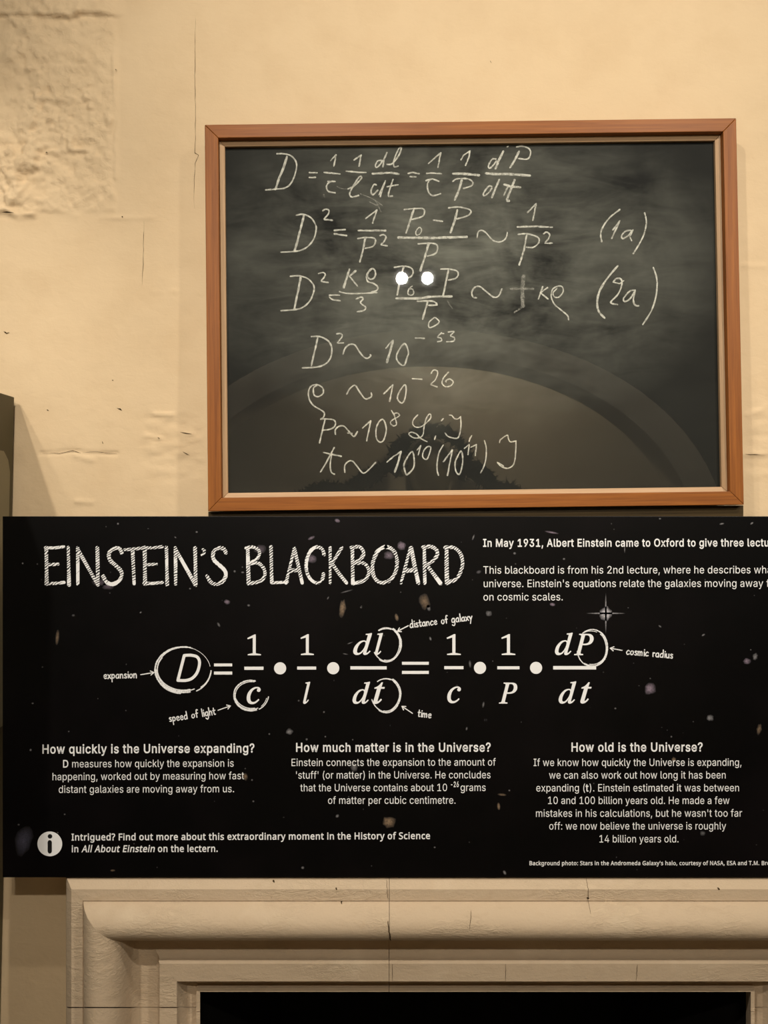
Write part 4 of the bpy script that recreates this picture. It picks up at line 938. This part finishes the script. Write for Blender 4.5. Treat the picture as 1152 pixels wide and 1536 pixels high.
def printed(name, lines, mat=None, parent=ip, label=None):
    """lines: (glyphs, text, x0, x1, baseline left, baseline right, cap height, swell, part of the text that ends at x1)
    * switches bold, ~ switches slanted"""
    m = MB()
    for G, text, xa, xb, ya, yb, cap, e0, fit in lines:
        def walk(s):
            b = it = False; x = 0; out = []
            for ch in s:
                if ch == '*': b = not b; continue
                if ch == '~': it = not it; continue
                out.append((ch, x, b, it)); x += G[ch][0] + (14 if (b or e0 > 6) else 0)
            return out, x
        items, wd = walk(text)
        if fit: wd = walk(fit)[1]
        sx, sy = (xb - xa) / wd, cap / CAP[id(G)]
        for ch, x, b, it in items:
            V, F = glyph_mesh(G, ch, e0 + (7 if b else 0))
            if not V: continue
            P = []
            for u, v, k in V:
                X = xa + (x + u + (.19 * v if it else 0)) * sx
                P.append(to_panel(X, ya + (yb - ya) * (X - xa) / (xb - xa) - v * sy, .0004 + k * HAIR))
            m.add(P, F)
    o = m.build(name, mat or M['print'], parent)
    if label: o['label'] = label
    return o
b_, r_ = 8, 0.0
printed('printed_lead_line', [(SANS, 'In May 1931, Albert Einstein came to Oxford to give three lectures', 724.3, 1120.6, 820, 819.5, 11.3, b_, 'In May 1931, Albert Einstein came to Oxford to give three ')])
printed('printed_introduction', [
    (SANS, 'This blackboard is from his 2nd lecture, where he describes what', 724.3, 1130.6, 860.5, 860, 11.2, r_, 'This blackboard is from his 2nd lecture, where he describes '),
    (SANS, "universe. Einstein's equations relate the galaxies moving away from", 724.5, 1145.4, 880.8, 880.3, 11.2, r_, "universe. Einstein's equations relate the galaxies moving away"),
    (SANS, 'on cosmic scales.', 724.5, 845.2, 900.8, 900.6, 11.2, r_, None)])
printed('printed_heading', [(SANS, 'How quickly is the Universe expanding?', 62.6, 382.8, 1130.2, 1128.6, 13, b_, None)])
printed('printed_heading', [(SANS, 'How much matter is in the Universe?', 443.1, 737.2, 1127.6, 1127.3, 13, b_, None)])
printed('printed_heading', [(SANS, 'How old is the Universe?', 856.2, 1055.2, 1127.2, 1127, 13, b_, None)])
printed('printed_paragraph', [
    (SANS, '*D* measures how quickly the expansion is', 93.7, 351.3, 1151.2, 1150, 11, r_, None),
    (SANS, 'happening, worked out by measuring how fast', 77.8, 366.6, 1170.4, 1168.8, 11, r_, None),
    (SANS, 'distant galaxies are moving away from us.', 87.5, 352, 1189.4, 1188.4, 11, r_, None)])
printed('printed_paragraph', [
    (SANS, 'Einstein connects the expansion to the amount of', 436.2, 744, 1149.1, 1148.4, 11, r_, None),
    (SANS, "'stuff' (or matter) in the Universe. He concludes", 442.8, 736.6, 1168, 1167.5, 11, r_, None),
    (SANS, 'that the Universe contains about 10', 450.3, 671.7, 1187, 1186.6, 11, r_, None),
    (SANS, '-26', 675.5, 689, 1180.6, 1180.4, 8, 7, None), (SANS, 'grams', 690.2, 729.3, 1186.5, 1186.5, 11, r_, None),
    (SANS, 'of matter per cubic centimetre.', 491.4, 684.3, 1205.8, 1205.6, 11, r_, None)])
printed('printed_paragraph', [
    (SANS, 'If we know how quickly the Universe is expanding,', 799.8, 1113.2, 1149.1, 1148.8, 11, r_, None),
    (SANS, 'we can also work out how long it has been', 823.2, 1089.6, 1168, 1167.8, 11, r_, None),
    (SANS, 'expanding (*t*). Einstein estimated it was between', 803.7, 1109.7, 1187.2, 1187, 11, r_, None),
    (SANS, '10 and 100 billion years old. He made a few', 820.7, 1094.8, 1206, 1206, 11, r_, None),
    (SANS, "mistakes in his calculations, but he wasn't too far", 803, 1113.5, 1225.3, 1225, 11, r_, None),
    (SANS, 'off: we now believe the universe is roughly', 823.2, 1089.6, 1244.4, 1244.2, 11, r_, None),
    (SANS, '14 billion years old.', 897.8, 1018.8, 1263.7, 1263.6, 11, r_, None)])
printed('printed_note', [
    (HUM, 'Intrigued? Find out more about this extraordinary moment in the History of Science', 107, 646, 1260.6, 1258.4, 9.8, 8, None),
    (HUM, 'in ~All About Einstein~ on the lectern.', 107, 327.8, 1278.2, 1277.6, 9.8, 8, None)])
printed('printed_credit', [(HUM, "Background photo: Stars in the Andromeda Galaxy's halo, courtesy of NASA, ESA and T.M. Brown", 793.7, 1123.3, 1297.8, 1297.6, 6.0, 7, "Background photo: Stars in the Andromeda Galaxy's halo, courtesy of NASA, ESA and ")])

# ---- information symbol
m = MB()
n = 48
m.add([to_panel(74.7 + 18.6 * math.cos(2 * PI * k / n), 1265.8 + 18.6 * math.sin(2 * PI * k / n)) for k in range(n)], [tuple(range(n))])
icon = m.build('information_symbol', M['print'], ip); icon['label'] = 'round white information symbol'
m = MB()
m.add([to_panel(75 + 3.4 * math.cos(2 * PI * k / 20), 1254.5 + 3.4 * math.sin(2 * PI * k / 20), .0007) for k in range(20)], [tuple(range(20))])
V, F = ribbon([(74.6, 1263.2), (74.6, 1277.2)], 6.4, smooth=False)
m.add([to_panel(x, y, .0007 + HAIR) for x, y, _ in V], F)
m.build('symbol_letter', M['black_print'], icon)

# ---- the title, drawn with broad chalk-like strokes
def rib_obj(name, strokes, mat, lift=.0004, jit=.1, label=None):
    m = MB(); top = 0
    for pts, w in strokes:
        V, F = ribbon(pts, w, jit)
        m.add([to_panel(x, y, lift + (top + k) * HAIR) for x, y, k in V], F)
        top += 1 + max(k for _, _, k in V)
    o = m.build(name, mat, ip)
    if label: o['label'] = label
    return o
TA, TB = .286458, .303819
def T(x0, s, *ps): return [([(x0 + u * s, 800 + v * s) for u, v in p], w) for p, w in ps]
def E_(x): return [([(x, 75), (x + 1, 170), (x + 2, 265)], 5.6), ([(x - 5, 76), (x + 45, 76), (x + 92, 70)], 4.4), ([(x + 5, 165), (x + 35, 163), (x + 62, 161)], 4.6), ([(x - 3, 263), (x + 45, 262), (x + 93, 257)], 4.6)]
def I_(x): return [([(x, 73), (x + 2, 170), (x + 4, 270)], 5.2)]
def N__(x): return [([(x, 76), (x + 1, 170), (x + 1, 266)], 4.8), ([(x + 3, 88), (x + 55, 180), (x + 106, 270)], 5.6), ([(x + 103, 76), (x + 105, 170), (x + 106, 270)], 5.4)]
def S_(x): return [([(x + 100, 103), (x + 90, 82), (x + 68, 77), (x + 42, 90), (x + 32, 115), (x + 40, 142), (x + 68, 168), (x + 93, 193), (x + 100, 218), (x + 86, 248), (x + 52, 266), (x + 22, 256), (x + 2, 224)], 5.6)]
TITLE = [T(50, TA, *E_(68)), T(50, TA, *I_(183)), T(50, TA, *N__(232)), T(50, TA, *S_(363)), T(50, TA, ([(478, 86), (530, 82), (585, 75)], 4.6), ([(520, 88), (524, 180), (528, 264)], 5.2)), T(50, TA, *E_(583)), T(50, TA, *I_(697)),
         T(50, TA, *N__(744)), T(50, TA, ([(888, 84), (897, 92), (893, 104), (884, 113)], 4.2)), T(50, TA, *S_(908)),
         T(360, TB, ([(38, 70), (40, 160), (43, 248)], 5.6), ([(30, 72), (65, 68), (94, 86), (92, 115), (70, 135), (45, 150)], 4.6), ([(45, 150), (90, 147), (118, 175), (122, 208), (100, 236), (42, 248)], 5.0)),
         T(360, TB, ([(153, 66), (155, 160), (157, 243)], 5.4), ([(157, 244), (195, 243), (235, 239)], 4.4)),
         T(360, TB, ([(268, 74), (248, 160), (227, 245)], 4.4), ([(268, 74), (288, 160), (307, 245)], 5.4), ([(245, 185), (290, 180)], 5.6)),
         T(360, TB, ([(415, 105), (405, 77), (375, 68), (345, 92), (328, 140), (330, 190), (350, 228), (380, 245), (405, 230), (412, 200)], 5.0)),
         T(360, TB, ([(445, 70), (445, 160), (445, 247)], 4.4), ([(503, 70), (475, 115), (447, 160)], 4.4), ([(455, 150), (490, 200), (526, 245)], 5.4)),
         T(360, TB, ([(555, 70), (556, 160), (557, 247)], 5.4), ([(548, 70), (590, 67), (610, 95), (600, 120), (557, 150)], 5.0), ([(557, 150), (610, 147), (636, 180), (630, 213), (600, 238), (557, 247)], 5.2)),
         T(360, TB, ([(720, 67), (680, 88), (655, 150), (660, 210), (690, 242), (735, 235), (768, 190), (775, 130), (758, 85), (720, 67)], 5.4)),
         T(360, TB, ([(840, 72), (818, 160), (795, 246)], 4.4), ([(845, 72), (862, 160), (880, 245)], 5.6), ([(818, 185), (865, 180)], 6.0)),
         T(360, TB, ([(910, 70), (911, 160), (913, 247)], 5.2), ([(903, 68), (945, 66), (973, 87), (970, 115), (945, 140), (918, 152)], 5.2), ([(918, 150), (955, 200), (990, 247)], 6.2)),
         T(360, TB, ([(1020, 70), (1020, 160), (1022, 245)], 5.6), ([(1012, 70), (1055, 70), (1088, 100), (1099, 150), (1085, 200), (1060, 230), (1020, 244)], 5.2)),]
for st in TITLE: rib_obj('title_letter', st, M['hatch'], jit=.14)

# ---- the equation
_top = [0]
def pset(V, F):
    _top[0] += 3
    m.add([to_panel(p[0], p[1], .0004 + (_top[0] + (p[2] if len(p) > 2 else 0)) * HAIR) for p in V], F)
def symbol(name, fn, *a):
    global m
    m = MB(); _top[0] = 0; fn(*a)
    m.build(name, M['print'], ip)
def bar(x0, x1, y0, y1): pset([(x0, y0), (x1, y0), (x1, y1), (x0, y1)], [(0, 1, 2, 3)])
def dot(x, y, r): pset([(x + r * math.cos(2 * PI * k / 40), y + r * math.sin(2 * PI * k / 40)) for k in range(40)], [tuple(range(40))])
def one(x0, x1, y0, y1):
    w, h = x1 - x0, y1 - y0
    Q = lambda u, v: (x0 + u * w, y0 + v * h)
    pset([Q(.40, .12), Q(.40, .93), Q(.62, .93), Q(.62, 0)], [(0, 1, 2, 3)])
    pset([Q(.62, 0), Q(.52, 0), Q(0, .17), Q(.03, .23), Q(.40, .16), Q(.62, .12)], [(0, 1, 2, 3, 4, 5)])
    pset([Q(.03, .945), Q(.40, .90), Q(.62, .90), Q(1, .945), Q(1, 1), Q(.03, 1)], [(0, 1, 2, 3, 4, 5)])
def mi(ch, x0, x1, y0, y1, e=3):
    V, F = glyph_mesh(MATH, ch, e)
    ux0, ux1, uy0, uy1 = min(v[0] for v in V), max(v[0] for v in V), min(v[1] for v in V), max(v[1] for v in V)
    pset([(x0 + (u - ux0) / (ux1 - ux0) * (x1 - x0), y1 - (v - uy0) / (uy1 - uy0) * (y1 - y0), k) for u, v, k in V], F)
d_, l_, t_, c_, P_ = (chr(c) for c in (0x1D451, 0x1D459, 0x1D461, 0x1D450, 0x1D443))
def big_d():
    for pts in ([(266.8, 1020.6), (276.4, 983.2)], [(276.4, 983.2), (286, 982.8), (295, 985), (299, 991), (298.6, 1000), (295, 1010), (288, 1017.5), (279, 1020.6), (266.8, 1020.6)]):
        V, F = ribbon(pts, 4.4); pset(V, F)
def equals(x0, x1, a0, a1, b0, b1): bar(x0, x1, a0, a1); bar(x0, x1, b0, b1)
symbol('equation_letter', big_d)
symbol('equals_sign', equals, 321, 348.3, 995.2, 999.5, 1007.3, 1011.9)
symbol('equation_numeral', one, 371, 391.4, 951.7, 983); symbol('fraction_bar', bar, 366.5, 395.2, 1000, 1004.8); symbol('equation_letter', mi, c_, 370, 391, 1030.2, 1056.4); symbol('multiplication_dot', dot, 420.2, 1002.5, 9.1)
symbol('equation_numeral', one, 450.8, 470.8, 951.3, 982.6); symbol('fraction_bar', bar, 445.8, 474.3, 999.8, 1004.4); symbol('equation_letter', mi, l_, 454.6, 465.4, 1022.6, 1056); symbol('multiplication_dot', dot, 499.8, 1002.3, 9.1)
symbol('equation_letter', mi, d_, 529.8, 558, 949.4, 982.6); symbol('equation_letter', mi, l_, 562, 574.5, 949.4, 983); symbol('fraction_bar', bar, 525.6, 580, 999.4, 1004.2); symbol('equation_letter', mi, d_, 528.8, 555, 1022.4, 1056); symbol('equation_letter', mi, t_, 560, 577.2, 1023.5, 1056)
symbol('equals_sign', equals, 603, 643.2, 992.7, 997.1, 1006.3, 1010.9)
symbol('equation_numeral', one, 670, 691.2, 951.2, 982.5); symbol('fraction_bar', bar, 666.4, 695.2, 999.2, 1003.8); symbol('equation_letter', mi, c_, 670.8, 691.4, 1029.6, 1055); symbol('multiplication_dot', dot, 720, 1001.8, 9.1)
symbol('equation_numeral', one, 752, 773, 951.2, 982.5); symbol('fraction_bar', bar, 746, 779.2, 999.4, 1004); symbol('equation_letter', mi, P_, 748.2, 776, 1023.8, 1055.4); symbol('multiplication_dot', dot, 804.1, 1001.8, 9.1)
symbol('equation_letter', mi, d_, 832.4, 859, 948.8, 982.8); symbol('equation_letter', mi, P_, 861, 890.5, 950.6, 982.8); symbol('fraction_bar', bar, 829.8, 894.2, 999, 1004.2); symbol('equation_letter', mi, d_, 838, 864.4, 1021.8, 1055.6); symbol('equation_letter', mi, t_, 870.6, 887.4, 1023.4, 1055.4)

# ---- rough rings drawn round five letters, arrows and notes
def arc(cx, cy, rx, ry, a0, a1, w, j=.5, n=26):
    ph = random.uniform(0, 6)
    k = [a0 + (a1 - a0) * i / n for i in range(n + 1)]
    return ([(cx + (rx + j * math.sin(3 * math.radians(a) + ph)) * math.cos(math.radians(a)), cy + (ry + j * math.cos(2.3 * math.radians(a) + ph)) * math.sin(math.radians(a))) for a in k], w)
# angles run clockwise from the right, as seen on the panel
rings = [('D', [arc(274.5, 1004.5, 41.5, 34.5, 75, 285, 2.2), arc(275, 1004, 39.5, 33, 65, 290, 1.5), arc(273.5, 1004.5, 37, 31, 72, 215, 1.6), arc(274, 1005, 40, 35.5, 95, 180, 2.0), arc(275, 1005, 42, 35, 2, 62, 1.7), arc(276, 1004, 40.5, 33.5, 10, 52, 1.2), arc(275, 1004, 40, 33, 292, 352, .7)]),
         ('c', [arc(376.5, 1043.3, 26, 22.3, 72, 285, 2.0), arc(377, 1043.5, 24.6, 20.6, 66, 280, 1.3), arc(376, 1043, 23, 19.6, 75, 190, 1.4), arc(376.5, 1043.5, 26.4, 22.4, 5, 62, 1.5), arc(376, 1043, 24.8, 21, 12, 50, .9)]),
         ('l', [arc(580, 966.3, 21.5, 26, -62, 118, 2.0), arc(580, 966.3, 19.6, 24, -55, 100, 1.3), arc(580.5, 966, 20.5, 25, -48, 70, 1.4), arc(580, 966.3, 21, 26, 100, 152, 1.5), arc(580, 966.5, 21.5, 25, -125, -50, 1.5), arc(579, 966.5, 21.5, 23.6, -118, -70, 1.0)]),
         ('t', [arc(579, 1042.3, 22, 26, -62, 118, 2.0), arc(579, 1042.3, 20, 24, -55, 100, 1.3), arc(579.5, 1042, 21, 25, -48, 70, 1.4), arc(579, 1042.3, 21.5, 26, 100, 165, 1.5), arc(579, 1042.5, 22, 25, -125, -50, 1.5), arc(578, 1042.5, 22, 23.6, -118, -70, 1.0)]),
         ('P', [arc(888, 971.6, 23.6, 27.6, -62, 118, 2.0), arc(888, 971.6, 21.6, 25.6, -55, 100, 1.3), arc(888.5, 971.5, 22.6, 26.6, -48, 70, 1.4), arc(888, 971.6, 23, 27.4, 100, 168, 1.5), arc(888, 971.6, 23.6, 27, -125, -50, 1.5), arc(887, 971.6, 23, 25.4, -118, -70, 1.0)])]
for ch, st in rings:
    rib_obj('hand_drawn_ring', st, M['note'], .0006, .3, 'rough white ring drawn round the letter ' + ch)
def arrow(x0, y0, x1, y1, h=6):
    a = math.atan2(y1 - y0, x1 - x0)
    f = lambda s: (x1 - h * math.cos(a + s), y1 - h * math.sin(a + s))
    return [([(x0, y0), (x1, y1)], 1.5), ([f(.55), (x1, y1)], 1.4), ([f(-.55), (x1, y1)], 1.4)]
for a in ((211, 1012, 231, 1008.7), (327, 1065.4, 345.7, 1058.8), (612.3, 938.6, 596, 947), (618.8, 1070, 602.8, 1059.4), (933, 975.5, 915.4, 972.3)):
    rib_obj('hand_drawn_arrow', arrow(*a), M['note'], .0004, .15)
bowl = [(.62, .85), (.35, 1), (.05, .6), (.1, .1), (.4, .05), (.62, .4)]
PEN = {'a': (.78, [bowl, [(.62, 1), (.66, 0)]]), 'c': (.7, [[(.6, .85), (.35, 1), (.02, .5), (.2, .02), (.6, .15)]]), 'd': (.8, [bowl, [(.64, 1.9), (.66, 0)]]),
       'e': (.72, [[(.02, .5), (.55, .62), (.45, .98), (.1, .85), (.02, .4), (.25, .02), (.6, .15)]]), 'f': (.55, [[(.6, 1.8), (.38, 1.9), (.25, 1.5), (.2, 0)], [(0, 1), (.5, 1.02)]]),
       'g': (.78, [bowl, [(.62, 1), (.64, -.4), (.35, -.8), (.02, -.55)]]), 'h': (.72, [[(.02, 1.9), (.05, 0)], [(.05, .6), (.3, 1), (.55, .75), (.56, 0)]]),
       'i': (.3, [[(.1, 1), (.12, 0)], [(.1, 1.45), (.13, 1.52)]]), 'l': (.3, [[(.1, 1.9), (.12, 0)]]),
       'm': (1.02, [[(.0, 1), (.03, 0)], [(.03, .65), (.25, 1), (.42, .75), (.43, 0)], [(.43, .65), (.68, 1), (.85, .75), (.86, 0)]]),
       'n': (.74, [[(.02, 1), (.05, 0)], [(.05, .6), (.3, 1), (.55, .75), (.57, 0)]]), 'o': (.76, [[(.35, 1), (.05, .65), (.08, .2), (.35, 0), (.62, .35), (.6, .8), (.35, 1)]]),
       'p': (.74, [[(.05, 1), (.03, -.85)], [(.05, .75), (.35, 1), (.6, .65), (.45, .1), (.06, .15)]]), 'r': (.52, [[(.02, 1), (.05, 0)], [(.05, .6), (.25, .98), (.48, .9)]]),
       's': (.62, [[(.5, .9), (.22, 1), (.08, .75), (.46, .35), (.38, .03), (.02, .1)]]), 't': (.58, [[(.22, 1.65), (.2, .3), (.3, .02), (.5, .1)], [(0, 1.02), (.52, 1.05)]]),
       'u': (.74, [[(.02, 1), (.05, .25), (.28, 0), (.56, .35), (.57, 1)], [(.57, 1), (.62, 0)]]), 'x': (.68, [[(0, 1), (.6, 0)], [(.58, 1), (.02, 0)]]),
       'y': (.7, [[(.02, 1), (.3, .2)], [(.62, 1), (.3, .2), (.08, -.8)]]), ' ': (.62, [])}
def handwritten(text, x0, y0, x1, y1, xh):
    wd = sum(PEN[c][0] for c in text) - .1
    L = math.hypot(x1 - x0, y1 - y0); ux, uy = (x1 - x0) / L, (y1 - y0) / L
    sx = L / wd; x = 0; st = []
    for c in text:
        for p in PEN[c][1]:
            q = [((x + .82 * u) * sx + -.02 * v * xh, v * xh + random.uniform(-.15, .15)) for u, v in p]
            st.append(([(x0 + a * ux + b * uy, y0 + a * uy - b * ux) for a, b in q], 1.55))
        x += PEN[c][0]
    rib_obj('handwritten_note', st, M['note'], .0004, .15, 'small slanting handwriting reading ' + text)
handwritten('expansion', 156, 1018, 206, 1016.6, 6.0)
handwritten('speed of light', 254.5, 1082.6, 324, 1071.5, 6.0)
handwritten('distance of galaxy', 615.3, 941.6, 709.4, 930.0, 6.0)
handwritten('time', 626.6, 1074.6, 647.4, 1077.2, 6.0)
handwritten('cosmic radius', 939.6, 981.4, 1009.6, 987.6, 6.0)

# ---- stars and far galaxies of the printed background: soft blobs of ink
W_, Br, Pu = (.34, .32, .32), (.30, .20, .12), (.32, .24, .30)
STARS = [(177, 785.6, 1.8, 1.8, 0, W_, .8), (295, 798, 2, 1.5, 0, W_, .7), (263, 806, 2, 1.2, 30, W_, .5), (34, 845, 1.6, 1.6, 0, W_, .7), (56, 846, 1.4, 1.4, 0, W_, .4), (340, 902.6, 5, 4, 10, Pu, .8), (373, 908, 2.5, 2, 0, W_, .5),
         (211, 918.6, 2, 1.3, -40, W_, .8), (110, 923, 2.5, 2, 0, W_, .25), (86, 956, 3, 12, 5, Br, .55), (328, 937, 2, 4, -30, W_, .5), (285, 883, 1.8, 1.5, 0, W_, .6), (149, 874, 12, 5, 0, Pu, .3), (162, 879, 9, 6, 0, Pu, .4),
         (352, 857, 2, 2, 0, W_, .6), (364, 858.5, 2.5, 1.5, 0, W_, .8), (506, 781, 4.5, 3, 20, Pu, .9), (467, 807, 6, 2.4, -25, Pu, .7), (602, 818.5, 7, 7, 0, Pu, .9), (467, 838, 9, 7, 0, Pu, .6), (583.5, 832.7, 8, 7, 0, Pu, .6), (390, 824, 9, 7, 0, Pu, .35),
         (513.6, 912, 5.5, 14, 8, Br, .85), (520, 887, 10, 1.2, -15, W_, .45), (637, 902, 8, 12, -10, Br, .65), (643, 912, 3, 5, -15, W_, .6), (595, 926, 3, 6, -15, Br, .9), (733, 920.3, 5, 4.5, 0, W_, .6), (541.6, 911, 1.8, 1.6, 0, W_, .6), (710, 806, 1.4, 5, 20, W_, .6),
         (492, 897, 1.2, 3, 30, W_, .5), (705, 996, 2, 6, -5, W_, .5), (645.6, 958, 1.8, 3.4, -20, W_, .7), (525, 964.6, 5, 1, -20, W_, .5), (518, 981, 4.5, 1, 10, W_, .5), (725, 1057, 1.8, 5, 10, W_, .5), (434, 1097.6, 6, 5, 0, W_, .7),
         (728, 1080, 2, 2, 0, W_, .7), (486, 1068, 1.6, 1.6, 0, W_, .6), (448, 1051, 1.6, 1.6, 0, W_, .4), (827.5, 798.6, 11, 1.6, 10, Pu, .8), (772, 830, 2.4, 2, 0, W_, .7), (846, 838.5, 2, 1.8, 0, W_, .7), (937, 824, 1, 6, 0, W_, .5), (828.7, 906.6, 4.5, 2.8, 10, Pu, .9),
         (990, 939.5, 3, 1.4, 35, W_, .6), (1055, 952.5, 3, 1.6, -30, W_, .7), (974.7, 1033, 9, 10, 0, Pu, .9), (1120, 991.7, 6, 5, 0, Pu, .75), (1132.8, 985, 4, 6, 10, W_, .6), (1065, 1077, 5.5, 5, 0, W_, .7), (1138.7, 1094, 4, 9, 10, Br, .6),
         (923, 1062.6, 1.8, 1.6, 0, W_, .5), (729, 1080, 2, 2, 0, W_, .6), (1082.6, 785.7, 4, 1.4, -10, W_, .8), (1127.7, 785, 3, 1.6, -35, W_, .8), (990, 778, 2, 1.4, 0, W_, .6), (46, 1125, 2, 2, 0, W_, .8), (368, 1165, 4, 6, 0, Br, .7), (378, 1170, 1.6, 1.6, 0, W_, .5),
         (531, 1151, 6, 7, 0, W_, .5), (583, 1232.8, 11, 9, 0, Br, .95), (748, 1209.5, 2.6, 6, -5, Br, .9), (753, 1192, 7, 2, 5, Br, .6), (764, 1185.6, 1.6, 1.6, 0, W_, .6), (454, 1301.5, 2.6, 2.2, 0, W_, .7), (757, 1309, 2.4, 4, -30, W_, .7), (506, 1224, 2.6, 3.2, 40, W_, .6), (652, 1271, 1.8, 1.4, 0, W_, .5),
         (1010.7, 1139.7, 4, 4.5, 0, Br, .8), (1054, 1250, 5, 4, 0, W_, .35), (169, 1305.7, 4, 1.8, 0, Br, .6), (35, 1262, 14, 24, 15, (.16, .15, .22), .35), (380, 1202, 1.8, 1.6, 0, W_, .5), (97, 1221.5, 1.6, 1.4, 0, W_, .4), (28, 1237, 2, 1.6, 0, W_, .4), (1066, 1098, 0, 0, 0, W_, 0),
         (404, 1101, 1.6, 1.6, 0, W_, .5), (460, 1109, 2, 2, 0, W_, .5), (488, 1105, 1.5, 1.5, 0, W_, .5), (700, 1093, 1.6, 3, 10, W_, .5), (1007, 1105, 1.6, 1.6, 0, W_, .5), (49, 1055, 2, 1.6, 0, W_, .4), (908.7, 920, 11, 11, 0, (.75, .70, .74), 1.0), (908.7, 920, 30, 1.4, 0, (.7, .66, .68), .7), (908.7, 920, 1.4, 31, 0, (.7, .66, .68), .7), (718, 858, 4, 2.6, -20, (.12, .11, .12), .9)]
for _ in range(90):
    STARS.append((random.uniform(10, 1400), random.uniform(785, 1308), random.uniform(.7, 1.4), random.uniform(.7, 1.4), 0, W_, random.uniform(.15, .5)))
sv, sf, sc_ = [], [], []
for x, y, rx, ry, a, col, al in STARS:
    if rx <= 0: continue
    ca, sa = math.cos(math.radians(a)), math.sin(math.radians(a))
    base = len(sv)
    sv.append(to_panel(x, y, .0002)); sc_.append((*col, al))
    n = 14
    for q, alp in ((.5, .55), (1.0, 0.0)):
        for k in range(n):
            j = random.uniform(.8, 1.15) if rx > 3 and ry > 3 else 1
            u, v = rx * q * j * math.cos(2 * PI * k / n), ry * q * j * math.sin(2 * PI * k / n)
            sv.append(to_panel(x + u * ca - v * sa, y + u * sa + v * ca, .0002)); sc_.append((*col, al * alp))
    for k in range(n):
        a0, a1 = base + 1 + k, base + 1 + (k + 1) % n
        sf += [(base, a0, a1), (a0, a0 + n, a1 + n, a1)]
o = link_mesh('printed_stars', sv, sf, M['ink'], ip)
ca_ = o.data.color_attributes.new('ink', 'FLOAT_COLOR', 'POINT')
ca_.data.foreach_set('color', np.array(sc_, 'f').ravel())
o['label'] = 'blurred stars and galaxies printed on the black'
o['kind'] = 'stuff'

# ================================================================ THINGS BEYOND THE ARCH, seen mirrored in the glass
gar = empty('evergreen_garland', (.35, YB + .14, 2.1), 'dark evergreen garland on the far wall mirrored low in the blackboard glass', 'garland')
m = MB()
g = random.Random(3)
def leafy(x, z, r, n):
    for _ in range(n):
        a, b = g.uniform(0, 2 * PI), g.uniform(0, 1) ** .6 * r
        c = Vector((x + b * math.cos(a) - .35, g.uniform(.05, .2), z + b * math.sin(a) * .8 - 2.1))
        d = Vector((g.uniform(-1, 1), g.uniform(.1, .8), g.uniform(-1, 1))).normalized() * g.uniform(.05, .11)
        s = d.orthogonal().normalized() * g.uniform(.010, .022)
        m.add([c - d * .3 - s, c - d * .3 + s, c + d], [(0, 1, 2)])
for k in range(40):
    t = k / 39
    leafy(-.85 + .98 * t, 2.10 + .32 * t ** 1.4 + .03 * math.sin(9 * t), .05 + .05 * math.sin(7 * t) ** 2, 34)
    leafy(.82 + .55 * t, 2.40 - .32 * t + .03 * math.sin(8 * t), .05 + .05 * math.sin(6 * t) ** 2, 34)
    a = PI * (1.12 - 1.24 * t)
    leafy(.47 + .36 * math.cos(a), 2.46 + .32 * math.sin(a), .05 + .04 * math.sin(8 * t) ** 2, 18)
m.build('foliage', M['fir'], gar)
shield = empty('carved_shield', (.47, YB + .01, 2.38), 'carved shield under the garland on the far wall', 'shield')
m = MB()
R = Matrix.Rotation(-PI / 2, 4, 'X')
m.lathe([(.26, 0), (.27, .05), (.22, .08), (.19, .05), (.17, .06), (.08, .10), (.01, .11)], 32, Matrix.Diagonal((.85, 1, 1.3, 1)) @ R)
m.build('medallion', M['carved'], shield, True)
